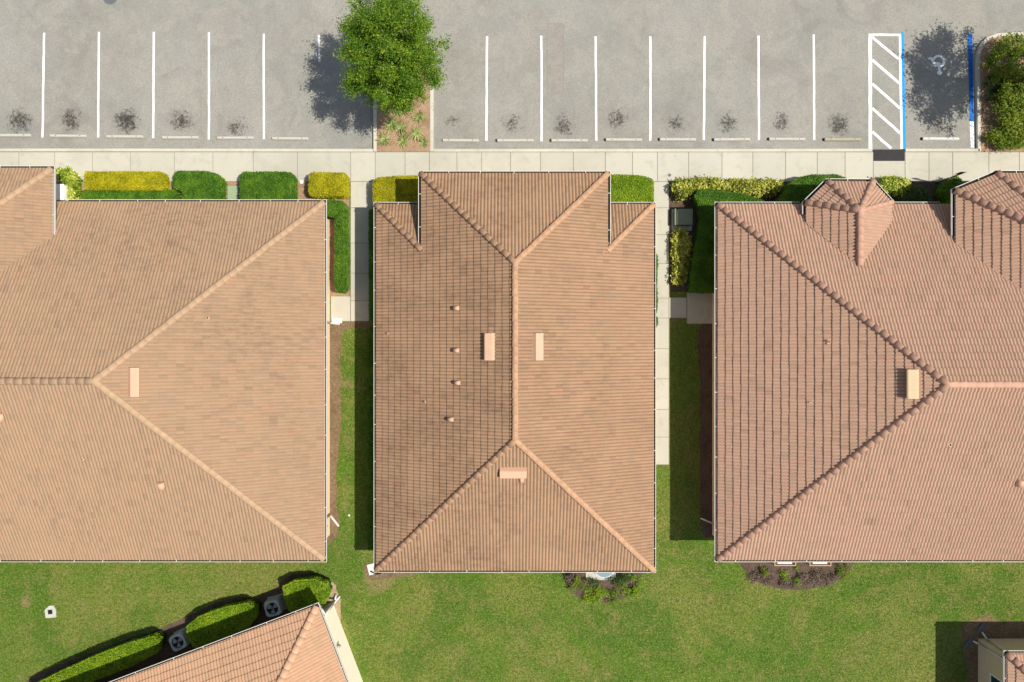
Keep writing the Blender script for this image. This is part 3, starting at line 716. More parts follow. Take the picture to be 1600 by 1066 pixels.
# ---- right building
bR = empty('office_building', (17, -2, 0)); tag(bR, 'right building with salmon hip roof and a small many-sided turret roof', 'building')
W, N, So = 9.46, 6.28, -10.05; ax, ay, az_ = 17.61, -1.76, 6.40; XE = 29.0
rW = Plane((W, N), (W, So), zl, (az_-zl)/(ax-W)); rN = Plane((XE, N), (W, N), zl, (az_-zl)/(N-ay)); rS = Plane((W, So), (XE, So), zl, (az_-zl)/(ay-So))
fields = [(rW, [(W-o_, So), (ax, ay), (W-o_, N)]), (rN, [(W, N+o_), (ax, ay), (XE, ay), (XE, N+o_)]), (rS, [(W, So-o_), (XE, So-o_), (XE, ay), (ax, ay)])]
# small turret
zt = 3.03; T0, T1, T2, T3, T4, T5 = (13.30, 5.33), (13.30, 6.27), (14.29, 7.24), (16.35, 7.23), (17.20, 6.29), (17.20, 5.40); AP = (15.27, 5.71); za = 4.0
ry = N-(za-zl)/rN.s
def fac(e0, e1, z0, ap, zap):
    p = Plane(e0, e1, z0, 1.); d = (Vector(ap)-p.o).dot(p.v); p.s = (zap-z0)/d; return p
tf = [(fac(T1, T0, zt, AP, za), [T0, T1, AP, (AP[0], ry)]), (fac(T2, T1, zt, AP, za), [T1, T2, AP]), (fac(T3, T2, zt, AP, za), [T2, T3, AP]),
      (fac(T4, T3, zt, AP, za), [T3, T4, AP]), (fac(T5, T4, zt, AP, za), [T4, T5, (AP[0], ry), AP])]
# large turret at the right edge
zb = 3.47; U0, U1, U2, U3, U4, U5 = (19.78, 4.35), (19.78, 6.72), (21.66, 7.50), (26.74, 7.50), (28.62, 6.72), (28.62, 4.35); BP = (24.2, 3.73); zbp = zb+.47*(24.2-19.68); by = N-(zbp-zl)/rN.s
uf = [(fac(U1, U0, zb, BP, zbp), [U0, U1, BP, (BP[0], by)]), (fac(U2, U1, zb, BP, zbp), [U1, U2, BP]), (fac(U3, U2, zb, BP, zbp), [U2, U3, BP]),
      (fac(U4, U3, zb, BP, zbp), [U3, U4, BP]), (fac(U5, U4, zb, BP, zbp), [U4, U5, (BP[0], by), BP])]
fields += tf+uf
ms = []; dk = bmesh.new()
for pl, poly in fields: tiles(ms, pl, poly, .066, .042); deck(dk, pl, poly)
roofR = join('roof', ms, M['tile_R'], bR); bmobj('roof_deck', dk, M['soffit'], roofR)
cm = M['cap_R']
def up(p, z): return (p[0], p[1], z)
for a, c, r in (((W, So, zl), (ax, ay, az_), .14), ((W, N, zl), (ax, ay, az_), .14), ((XE, ay, az_), (ax, ay, az_), .14),
             (up(T1, zt), up(AP, za), .15), (up(T2, zt), up(AP, za), .14), (up(T3, zt), up(AP, za), .14), (up(T4, zt), up(AP, za), .12), (up((AP[0], ry+.05), za), up(AP, za), .15),
             (up(U1, zb), up(BP, zbp), .16), (up(U2, zb), up(BP, zbp), .16), (up(U3, zb), up(BP, zbp), .16), (up(U4, zb), up(BP, zbp), .16), (up((BP[0], by), zbp), up(BP, zbp), .15)):
    caps(a, c, cm, roofR, lift=.03, r=r, zoff=.05)
gutter([(13.25, N), (W, N), (W, So), (XE, So)], zl, bR); gutter([(19.7, N), (17.34, N)], zl, bR)
gutter([T4, T3, T2, T1, (13.30, 5.75)], zt, bR); gutter([U5, U4, U3, U2, U1, (19.78, 4.7)], zb, bR)
walls(bR, [(W+oh+.1, So+oh), (XE, So+oh), (XE, N-oh), (W+oh+.1, N-oh)], zl+.02)
def inset(poly, k):
    c = Vector((sum(p[0] for p in poly)/len(poly), sum(p[1] for p in poly)/len(poly))); return [tuple(Vector(p)+(c-Vector(p)).normalized()*k) for p in poly]
walls(bR, inset([(13.24, 4.2), T1, T2, T3, T4, (17.29, 4.2)], .6), zt); walls(bR, inset([(21.4, 3), (21.4, 6.3), U2, U3, (27.0, 6.3), (27.0, 3)], .7), zb)
soffit(bR, [(W, So), (XE, So), (XE, N), (W, N)], zl); soffit(bR, [T1, T2, T3, T4, T5, (17.29, 5.0), (13.24, 5.0)], zt); soffit(bR, [U1, U2, U3, U4, U5, (28.72, 4), (19.69, 4)], zb)
long_vent(rW, 1426, 600, roofR, 'vent_R', 1.2, .46, .32); pipe_vent(rW, 1293, 534, roofR, .07, .15); pipe_vent(rW, 1265, 627, roofR, .05, .1)
pipe_vent(rS, 1483, 695, roofR, .06, .08); pipe_vent(rS, 1592, 752, roofR, .17, hood=True)
downspout(bR, (W-.05, -9.0, zl-.1), (W+oh, -9.0), (W-.1, -8.8), r=.04)

# ---- lower left building, turned
th = math.radians(20.8)
bB = empty('office_building', (-13, -17, 0)); tag(bB, 'lower left building with slanted tile roof, cut by the bottom edge of the photo', 'building')
Cn = Vector((-8.99, -12.20)); ex_ = Vector((math.cos(th), math.sin(th))); ey_ = Vector((-math.sin(th), math.cos(th)))
def L2(a, c): v = Cn+ex_*a+ey_*c; return (v.x, v.y)      # local: a along the eave, c away from it (negative = inside)
sB = .46; D = 16; h2 = 8
bN = Plane(L2(0, 0), L2(-D*1.4, 0), zl, sB); bE = Plane(L2(0, -D), L2(0, 0), zl, sB)
fields = [(bN, [L2(0, o_), L2(-17, o_), L2(-17, -7.5), L2(-7.5, -7.5)]), (bE, [L2(o_, 0), L2(-7.5, -7.5), L2(o_, -15)]), (Plane(L2(-17, -15), L2(0, -15), zl, sB), [L2(0, -15), L2(-7.5, -7.5), L2(-17, -7.5), L2(-17, -15)])]
ms = []; dk = bmesh.new()
for k, (pl, poly) in enumerate(fields): tiles(ms, pl, poly, .042, .036 if k == 0 else .024); deck(dk, pl, poly)
roofB = join('roof', ms, M['tile_B'], bB); bmobj('roof_deck', dk, M['soffit'], roofB)
zr = zl+sB*7.5
for a, c in ((L2(0, 0)+(zl,), L2(-7.5, -7.5)+(zr,)), (L2(0, -15)+(zl,), L2(-7.5, -7.5)+(zr,)), (L2(-17, -7.5)+(zr,), L2(-7.5, -7.5)+(zr,))): caps(a, c, M['cap_B'], roofB, lift=.03, r=.17)
gutter([L2(0, -15), L2(0, 0), L2(-17, 0)], zl, bB)
walls(bB, [L2(-.22, -.75), L2(-17, -.75), L2(-17, -14.5), L2(-.22, -14.5)], zl+.02, 'wall_white'); soffit(bB, [L2(0, 0), L2(-17, 0), L2(-17, -15), L2(0, -15)], zl)
def L3(a, c, z): v = L2(a, c); return (v[0], v[1], z)
bm = bmesh.new(); tube(bm, [L3(-.05, .06, zl-.1), L3(-.05, .02, 2.2), L3(.0, -.68, 2.0), L3(-.02, -.68, .2), L3(.1, -.45, .08)], .05); bmobj('downspout', bm, M['gutter'], bB)
bm = bmesh.new(); tube(bm, [L3(.06, -.25, zl-.1), L3(.06, -.3, 2.25), L3(-.16, -.82, 2.05), L3(-.16, -.82, .2), L3(.25, -.6, .08)], .05); bmobj('downspout', bm, M['gutter'], bB)
bm = bmesh.new(); p = Vector(L3(-.12, -2.45, 1.5)); box(bm, p-Vector((.06, .06, .1)), p+Vector((.06, .06, .1)), bev=.015); bmobj('wall_lamp', bm, M['grey'], bB)

# ---- lower right building
bD = empty('office_building', (27, -18, 0)); tag(bD, 'lower right building with beige wall and window, only its corner in view', 'building')
W, N = 22.72, -14.35; zd = 2.62; XE = 31; YS = -24
dW = Plane((W, N), (W, YS), zd, .46); dN = Plane((XE, N), (W, N), zd, .46)
fields = [(dW, [(W-o_, N), (W+4, N-4), (W+4, YS), (W-o_, YS)]), (dN, [(W, N+o_), (XE, N+o_), (XE, N-4), (W+4, N-4)])]
ms = []; dk = bmesh.new()
for pl, poly in fields: tiles(ms, pl, poly, .045, .036); deck(dk, pl, poly)
roofD = join('roof', ms, M['tile_R'], bD); bmobj('roof_deck', dk, M['soffit'], roofD)
caps((W, N, zd), (W+4, N-4, zd+1.84), M['cap_R'], roofD, lift=.04, r=.16)
gutter([(XE, N), (W, N), (W, YS)], zd, bD)
wx, wn = W+.48, N-.46
walls(bD, [(wx, YS), (XE, YS), (XE, wn), (wx, wn)], zd+.02, 'wall_tan'); soffit(bD, [(W, YS), (XE, YS), (XE, N), (W, N)], zd)
bm = bmesh.new(); y0, y1, zz0, zz1 = -17.4, -16.15, .95, 2.15
for q in (((wx-.03, y0-.06, zz0-.06), (wx+.02, y1+.06, zz0)), ((wx-.03, y0-.06, zz1), (wx+.02, y1+.06, zz1+.06)), ((wx-.028, y0-.06, zz0), (wx+.02, y0, zz1)), ((wx-.028, y1, zz0), (wx+.02, y1+.06, zz1)), ((wx-.026, (y0+y1)/2-.02, zz0), (wx+.02, (y0+y1)/2+.02, zz1))):
    box(bm, *q)
wf = bmobj('window', bm, M['white'], bD)
bm = bmesh.new(); box(bm, (wx-.012, y0, zz0), (wx+.01, y1, zz1)); bmobj('pane', bm, M['glass'], wf)
bm = bmesh.new(); tube(bm, [(W-.05, N-.5, zd-.1), (W-.03, N-.5, 2.3), (wx-.06, wn-.2, 1.9), (wx-.06, wn-.2, .2), (wx-.3, wn-.1, .07)], .045); bmobj('downspout', bm, M['gutter'], bD)
bm = bmesh.new(); tube(bm, [(W+.6, N+.05, zd-.1), (W+.6, N+.03, 2.3), (wx+.3, wn+.06, 1.9), (wx+.3, wn+.06, .2), (wx+.15, wn+.35, .07)], .045); bmobj('downspout', bm, M['gutter'], bD)
for a, c, ang, lab in ((1524, 992, .9, 'grey splash block in the shade at the west corner of the lower right building'), (1538, 978, 1.0, 'grey splash block in the shade just above the lower right building')):
    p = P(1512, 1005) if a == 1524 else P(1532, 981); mx = rotz(p.x, p.y, ang); bm = bmesh.new(); box(bm, (-.24, -.1, .01), (.24, .1, .04), mx, bev=.01)
    box(bm, (-.24, .08, .041), (.24, .1, .08), mx); box(bm, (-.24, -.1, .041), (.24, -.08, .08), mx); tag(bmobj('splash_block', bm, M['greyd']), lab, 'splash block')

# ---------------------------------------------------------------- hedges
def inpoly(x, y, poly):
    n = len(poly); r = np.zeros(len(x), bool); j = n-1
    for i in range(n):
        xi, yi = poly[i]; xj, yj_ = poly[j]
        c = ((yi > y) != (yj_ > y)) & (x < (xj-xi)*(y-yi)/((yj_-yi) if yj_ != yi else 1e-9)+xi); r ^= c; j = i
    return r
def edist(x, y, poly):
    d = np.full(len(x), 1e9)
    for i in range(len(poly)):
        a = np.array(poly[i]); c = np.array(poly[(i+1) % len(poly)]); e = c-a; t = np.clip(((x-a[0])*e[0]+(y-a[1])*e[1])/max(1e-9, e@e), 0, 1)
        d = np.minimum(d, np.hypot(x-a[0]-t*e[0], y-a[1]-t*e[1]))
    return d
def shape_z(x, y, poly, h, rr):
    e = np.clip(edist(x, y, poly)/rr, 0, 1); return h-rr*.9*(1-np.sqrt(np.clip(1-(1-e)**2, 0, 1)))
def hedge(name, label, cat, pts, h, mat, group=None, size=.062, dens=1500, rr=.14, wob=.03, loose=.02, aspect=.55, seed=0, face=True):
    # the sides that face the camera are seen down to the ground, the others only at the top edge
    cx_, cy_ = sum(p[0] for p in pts)/len(pts), sum(p[1] for p in pts)/len(pts)
    fx = lambda x: 0 if face and (x-cx_)*(800-x) > 0 else h
    poly = [(P(x, y, fx(x)).x, P(x, y, h).y) for x, y in pts]; poly = [tuple(v) for v in wobble([Vector(p) for p in poly], wob, .15, seed)]
    A = np.array(poly); lo = A.min(0); hi = A.max(0); cen = A.mean(0)
    t = empty(name, (cen[0], cen[1], 0)); tag(t, label, cat, group)
    # twiggy core: grid of columns under the leaf skin
    st = .055; gx = np.arange(lo[0], hi[0]+st, st); gy = np.arange(lo[1], hi[1]+st, st); X, Y = np.meshgrid(gx, gy, indexing='ij')
    x = X.ravel(); y = Y.ravel(); ins = inpoly(x, y, poly) & (edist(x, y, poly) > .004)
    z = shape_z(x, y, poly, h, rr)-.045
    I = ins.reshape(X.shape); nx, ny = X.shape; idx = lambda i, j: i*ny+j
    V = np.concatenate([np.stack([x, y, z], 1), np.stack([x, y, np.zeros_like(x)], 1)]); off = nx*ny; Fq = []
    cell = I[:-1, :-1] & I[1:, :-1] & I[1:, 1:] & I[:-1, 1:]
    for i, j in zip(*np.nonzero(cell)):
        a, b_, c_, d_ = idx(i, j), idx(i+1, j), idx(i+1, j+1), idx(i, j+1); Fq.append((a, b_, c_, d_))
        if j == 0 or not cell[i, j-1]: Fq.append((a, a+off, b_+off, b_))
        if j == ny-2 or not cell[i, j+1]: Fq.append((c_, c_+off, d_+off, d_))
        if i == 0 or not cell[i-1, j]: Fq.append((d_, d_+off, a+off, a))
        if i == nx-2 or not cell[i+1, j]: Fq.append((b_, b_+off, c_+off, c_))
    if Fq:
        Fq = np.array(Fq); used = np.unique(Fq); remap = np.zeros(len(V), int); remap[used] = np.arange(len(used))
        uv = np.repeat(R.random((len(Fq), 2))*.5, 4, 0); link('branches', arr_mesh('branches', V[used], remap[Fq], uv), M[mat if face else 'leaf_dark'], t)  # with face off, a darker core paints in the shade of the hedge sides
    area = (hi-lo).prod(); n = int(area*dens*1.5)
    x = R.uniform(lo[0]-.02, hi[0]+.02, n); y = R.uniform(lo[1]-.02, hi[1]+.02, n); k = inpoly(x, y, poly); x, y = x[k], y[k]
    z = shape_z(x, y, poly, h, rr)+R.normal(size=len(x))*loose-.01
    pts3 = [np.stack([x, y, z], 1)]
    for i in range(len(poly)):
        a = np.array(poly[i]); c = np.array(poly[(i+1) % len(poly)]); L = np.linalg.norm(c-a); m = int(L*h*dens*.45)+1
        tt = R.random(m)[:, None]; nv = np.array([(c-a)[1], -(c-a)[0]])/max(L, 1e-9); nv = nv if nv@(a-cen) > 0 else -nv; p = a+(c-a)*tt+nv*.02+R.normal(size=(m, 2))*loose*.8; pts3.append(np.column_stack([p, (h-.03)*(R.random(m)**.55 if face else 1-.45*R.random(m)**1.5)]))
    leaves('foliage', np.concatenate(pts3), size, M[mat], t, aspect)
    return t
G1 = 'clipped hedges along the buildings'
def box4(x0, y0, x1, y1, c=6): return [(x0+c, y0), (x1-c, y0), (x1-c*.3, y0+c*.3), (x1, y0+c), (x1, y1-c), (x1-c*.3, y1-c*.3), (x1-c, y1), (x0+c, y1), (x0+c*.3, y1-c*.3), (x0, y1-c), (x0, y0+c), (x0+c*.3, y0+c*.3)]
hedge('hedge', 'bright golden hedge, long one between sidewalk and left building', 'hedge', box4(131, 268.5, 266, 295, 4), .85, 'leaf_yellow', G1, seed=1)
hedge('hedge', 'long low green hedge squeezed between golden hedge and left roof', 'hedge', box4(127, 297, 284, 325, 3), .7, 'leaf_green', G1, seed=2)
hedge('hedge', 'green hedge block right of the long golden hedge', 'hedge', [(271, 272), (275, 268), (335, 268), (350, 272), (355, 280), (354, 322), (284, 322), (284, 297), (270, 293)], .9, 'leaf_green', G1, seed=3)
hedge('hedge', 'square green hedge right of the pale green utility lid', 'hedge', box4(375, 269, 466, 326, 6), .95, 'leaf_green', G1, seed=4)
hedge('hedge', 'short golden hedge standing alone on pine straw by the path', 'hedge', box4(483, 270, 547.5, 305, 5), .9, 'leaf_yellow', G1, seed=5)
hedge('hedge', 'long green hedge running along the east wall of the left building', 'hedge', [(506, 314), (540, 314), (546, 322), (547, 400), (546, 450), (540, 456), (526, 455), (523, 440), (524, 340), (506, 336)], .9, 'leaf_green', G1, seed=6)
hedge('hedge', 'golden hedge at the upper left corner of the middle building, half in shade', 'hedge', [(583, 284), (590, 278), (620, 275.5), (668, 275), (668, 326), (584, 326)], .95, 'leaf_yellow', G1, seed=7)
hedge('hedge', 'lime green hedge at the upper right corner of the middle building', 'hedge', [(940, 274), (990, 274), (1012, 277), (1021, 282), (1021, 326), (940, 326)], .95, 'leaf_lime', G1, seed=8)
hedge('hedge', 'shaded strip hedge beside the path along the west wall of the middle building', 'hedge', box4(577, 327, 604, 505, 3), .8, 'leaf_green', G1, seed=9)
hedge('hedge', 'shaded strip hedge on the lawn side along the west wall of the middle building', 'hedge', box4(574, 512, 600, 860, 4), .7, 'leaf_green', G1, dens=1100, wob=.06, seed=10)
hedge('hedge', 'narrow hedge showing under the east gutter of the middle building', 'hedge', box4(1000, 395, 1026.5, 510, 4), .55, 'leaf_green', G1, wob=.07, seed=11)
hedge('hedge', 'green hedge curving round the upper left corner of the right building', 'hedge', [(1079, 306), (1084, 298), (1100, 295.5), (1130, 297.5), (1160, 304), (1195, 314), (1200, 326), (1135, 328), (1135, 455), (1074, 455), (1074, 425), (1080, 395), (1086, 365), (1090, 340), (1087, 322)], .9, 'leaf_green', G1, seed=12)
hedge('hedge', 'green hedge mound left of the small turret roof', 'hedge', [(1215, 300), (1222, 286), (1240, 277), (1270, 273), (1305, 273), (1322, 278), (1322, 325), (1200, 325), (1205, 312)], 1.0, 'leaf_green', G1, seed=13)
hedge('shrub', 'variegated yellow-green shrub by the white box at the left building entry', 'shrub', [(86, 266), (105, 263), (122, 268), (131, 276), (129, 300), (126, 312), (112, 309), (104, 298), (100, 284), (86, 278)], .8, 'leaf_varie', None, size=.12, dens=520, loose=.06, wob=.06, seed=14)
hedge('shrub', 'speckled yellow and purple shrub border along the sidewalk, upper right', 'shrub', [(1052, 302), (1047, 290), (1054, 283), (1075, 280), (1120, 281), (1180, 281), (1222, 283), (1222, 292), (1205, 302), (1180, 306), (1150, 302), (1110, 296), (1082, 294), (1070, 305), (1060, 312)], .6, 'leaf_croton', None, size=.13, dens=420, loose=.09, wob=.09, seed=15)
hedge('shrub', 'loose yellow shrub just below the green cabinet', 'shrub', [(1050, 364), (1060, 359), (1073, 362), (1079, 378), (1078, 410), (1072, 438), (1060, 444), (1050, 440)], .45, 'leaf_croton', None, size=.12, dens=420, loose=.06, wob=.08, seed=16)
hedge('shrub', 'yellow variegated shrub right of the small turret roof', 'shrub', [(1362, 290), (1368, 278), (1395, 276), (1420, 280), (1424, 290), (1412, 300), (1392, 304), (1372, 298)], .7, 'leaf_varie', None, size=.11, dens=500, loose=.07, wob=.07, seed=17)
hedge('shrub', 'dark green low shrub in shade between the two turret roofs', 'shrub', [(1392, 306), (1420, 294), (1445, 296), (1455, 306), (1452, 320), (1400, 320)], .6, 'leaf_dark', None, size=.09, dens=700, loose=.08, wob=.1, seed=18)
hedge('shrub', 'dark green rounded shrub at the foot of the sign post', 'shrub', [(1458, 298), (1464, 284), (1480, 276), (1498, 277), (1508, 288), (1510, 304), (1490, 314), (1464, 312)], .75, 'leaf_green', None, size=.08, dens=900, loose=.06, wob=.08, seed=19)
G2 = 'hedges beside the lower left building'
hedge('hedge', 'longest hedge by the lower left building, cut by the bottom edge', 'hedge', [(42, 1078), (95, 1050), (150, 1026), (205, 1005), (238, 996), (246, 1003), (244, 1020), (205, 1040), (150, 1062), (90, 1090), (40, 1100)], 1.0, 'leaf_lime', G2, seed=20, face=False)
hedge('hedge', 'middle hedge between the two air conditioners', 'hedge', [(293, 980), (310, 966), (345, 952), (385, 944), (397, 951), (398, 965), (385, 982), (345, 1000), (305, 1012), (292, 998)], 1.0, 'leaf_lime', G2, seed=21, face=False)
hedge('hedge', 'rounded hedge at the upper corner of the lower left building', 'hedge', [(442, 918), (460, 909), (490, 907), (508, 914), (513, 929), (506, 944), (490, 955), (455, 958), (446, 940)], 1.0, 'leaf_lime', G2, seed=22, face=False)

def shrub_blob(label, px, py, rx, ry, h, mat, size=.1, n=900, name='shrub'):
    c = P(px, py, h*.5); t = empty(name, (c.x, c.y, 0)); tag(t, label, 'shrub')
    q = []
    for k in range(max(4, n//70)):
        a = random.uniform(0, 6.283); r = math.sqrt(random.random()); cc = Vector((c.x+math.cos(a)*r*rx, c.y+math.sin(a)*r*ry, h*(.35+.6*random.random()*(1-.5*r*r))))
        g = R.normal(size=(70, 3))*np.array([.11, .11, .09])*max(.7, rx); g += np.array(cc); g[:, 2] = np.abs(g[:, 2]); q.append(g)
    leaves('foliage', np.concatenate(q), size, M[mat], t, .4)
    bm = bmesh.new()
    for k in range(7):
        a = 6.283*k/7; cyl(bm, (c.x, c.y, 0), (c.x+math.cos(a)*rx*.6, c.y+math.sin(a)*ry*.6, h*.6), .018, .008, 5)
    bmobj('branches', bm, M['bark'], t); return t
# planting below the middle building and below the right building
shrub_blob('olive green shrub at the left end of the bed below the middle building', 904, 914, .34, .46, .7, 'leaf_wild', .08, 900)
shrub_blob('bright green low shrub in the middle of the bed below the middle building', 930, 930, .62, .4, .35, 'leaf_lime', .07, 1700)
shrub_blob('small yellow-green shrub right of the bright green one below the middle building', 958, 931, .36, .3, .3, 'leaf_wild', .07, 800)
shrub_blob('green shrub at the right end of the bed below the middle building', 988, 918, .5, .6, .35, 'leaf_lime', .07, 1600)
shrub_blob('dark shrub against the pale slab below the middle building', 968, 906, .5, .26, .5, 'leaf_dark', .08, 900)
shrub_blob('dry purple-brown shrub by the gutter at the left of the bed below the middle building', 893, 902, .3, .3, .5, 'leaf_dry', .07, 420)
shrub_blob('dark low shrub between the pale slab and the bright green shrub', 928, 908, .4, .14, .4, 'leaf_dark', .07, 420)
shrub_blob('small green sprig under the right building beds, left one', 1226, 903, .16, .35, .3, 'leaf_lime', .07, 280)
shrub_blob('small green sprig under the right building beds, right one', 1248, 900, .14, .38, .3, 'leaf_lime', .07, 240)
shrub_blob('olive shrub at the left end of the left bench', 1198, 890, .25, .3, .4, 'leaf_wild', .07, 350)
shrub_blob('dry ground shrub in the bed, left below the left bench', 1190, 902, .62, .32, .22, 'leaf_dry', .07, 1500)
shrub_blob('dry ground shrub in the bed, right below the right bench', 1278, 902, .9, .34, .22, 'leaf_dry', .07, 2000)
shrub_blob('dry ground shrub in the bed between the two green sprigs', 1236, 912, .6, .2, .18, 'leaf_dry', .06, 900)
shrub_blob('olive weedy shrub right of the right bench', 1315, 892, .5, .36, .2, 'leaf_wild', .06, 1100)
# right island
shrub_blob('large loose green shrub at the top of the right island', 1586, 100, 1.15, 1.3, 1.5, 'leaf_wild2', .12, 7600)
shrub_blob('yellow-green loose shrub in the middle of the right island', 1594, 168, 1.2, 1.0, 1.3, 'leaf_wild2', .12, 6200)
shrub_blob('low arching shrub at the bottom of the right island', 1580, 210, 1.05, .6, .8, 'leaf_wild2', .12, 4200)
shrub_blob('dark leafy shrub between the two larger ones in the right island', 1562, 140, .7, 1.0, .5, 'leaf_dark', .1, 2200)

# flax clumps in the tree island
def flax(px, py, r, label, n=70):
    c = P(px, py, .15); V = []; Fq = []; uv = []
    t = empty('flax_plant', (c.x, c.y, 0)); tag(t, label, 'plant', 'spiky plants on the pine straw under the big tree')
    for k in range(n):
        a = random.uniform(0, 6.283); L = r*random.uniform(.55, 1.1); w_ = .018+.012*random.random(); el_ = random.uniform(.3, 1.2)
        d = np.array([math.cos(a), math.sin(a), 0]); s_ = np.array([-math.sin(a), math.cos(a), 0]); b0 = len(V); u = random.random()
        for i in range(5):
            tt = i/4; p = np.array([c.x, c.y, .03])+d*(L*tt*math.cos(el_)+L*.25*tt*tt)+np.array([0, 0, 1])*(L*math.sin(el_)*tt-L*.65*tt*tt*math.sin(el_))
            ww = w_*(1-tt**1.6)+.001; V += [p-s_*ww+np.array([0, 0, .008]), p+s_*ww]
        for i in range(4): Fq.append((b0+2*i, b0+2*i+1, b0+2*i+3, b0+2*i+2)); uv += [(u, 0)]*4
    link('foliage', arr_mesh('foliage', np.array(V), np.array(Fq), np.array(uv)), M['leaf_flax'], t)
for x, y, r, lab in ((655, 183, .42, 'spiky flax plant nearest the big tree on its right'), (601, 217, .45, 'spiky flax plant at the lower left corner of the tree island'), (612, 194, .5, 'larger spiky flax plant just under the tree crown, left side'),
                     (626, 199, .45, 'spiky flax plant just under the tree crown, right of the larger one'), (630, 219, .42, 'spiky flax plant at the bottom middle of the tree island'), (651, 208, .45, 'spiky flax plant right of the middle of the tree island'), (662, 222, .3, 'small spiky flax plant at the lower right of the tree island')):
    flax(x, y, r, lab)

# ---------------------------------------------------------------- trees
def tree(base, rx, ry, zc_, rz_, label, nclump, nleaf, size, mat, spread=.34, seed=1, lean=(0, 0)):
    rnd = random.Random(seed); b0 = P(*base); t = empty('oak_tree', (b0.x, b0.y, 0)); tag(t, label, 'tree')
    cen = Vector((b0.x+lean[0], b0.y+lean[1], zc_)); cl = []
    for k in range(nclump):
        v = Vector((rnd.gauss(0, 1), rnd.gauss(0, 1), rnd.gauss(0, 1))).normalized(); r = rnd.random()**.30
        bump = 1+.17*noise.noise(v*2.3+Vector((seed, 0, 0)))+.10*noise.noise(v*6)
        cl.append(cen+Vector((v.x*rx, v.y*ry, v.z*rz_))*r*bump*.9)
    bm = bmesh.new(); top = Vector((b0.x+lean[0]*.3, b0.y+lean[1]*.3, zc_-rz_*.55))
    cyl(bm, (b0.x, b0.y, 0), top, .15, .11, 12); cyl(bm, top, cen+Vector((0, 0, rz_*.4)), .11, .04, 10)
    for k in range(9):
        a = 6.283*k/9+rnd.random(); e = cen+Vector((math.cos(a)*rx*.6, math.sin(a)*ry*.6, rnd.uniform(-.3, .4)*rz_)); s0 = top.lerp(cen, rnd.uniform(0, .8)); mid = s0.lerp(e, .5)+Vector((0, 0, .12))
        cyl(bm, s0, mid, .06, .04, 8); cyl(bm, mid, e, .04, .02, 8)
    for c in cl[::2]:
        s0 = cen.lerp(c, .45); s0.z -= .15; cyl(bm, s0, c, .018, .006, 5)
    bmobj('trunk', bm, M['bark'], t)
    q = []
    for c in cl:
        out = (c-cen); out = out.normalized() if out.length > 0 else Vector((0, 0, 1)); n = int(nleaf*rnd.uniform(.6, 1.4))
        g = R.normal(size=(n, 3))*spread*np.array([.62, .62, .34]); tt = R.normal(size=n)[:, None]*spread*.75
        q.append(np.array(c)+g+tt*np.array((out+Vector((0, 0, .25))).normalized()))
        for s_ in range(3):                       # twigs carrying a few leaves past the clump
            d = (out+Vector((rnd.gauss(0, .6), rnd.gauss(0, .6), rnd.gauss(0, .4)))).normalized(); m = 14
            q.append(np.array(c)+np.array(d)*(R.random(m)[:, None]*spread*1.7)+R.normal(size=(m, 3))*.03)
    leaves('crown', np.concatenate(q), size, M[mat], t, .5, .4)
tree((634, 139), 2.25, 2.75, 4.1, 2.3, 'big leafy green tree in the island between the parking bays', 270, 270, .085, 'leaf_tree', spread=.25, seed=3)
tree((1577, 137), 1.75, 2.6, 5.6, 1.6, 'tree in the right island whose crown shades the wheelchair bay', 105, 150, .11, 'leaf_tree', spread=.30, seed=5)

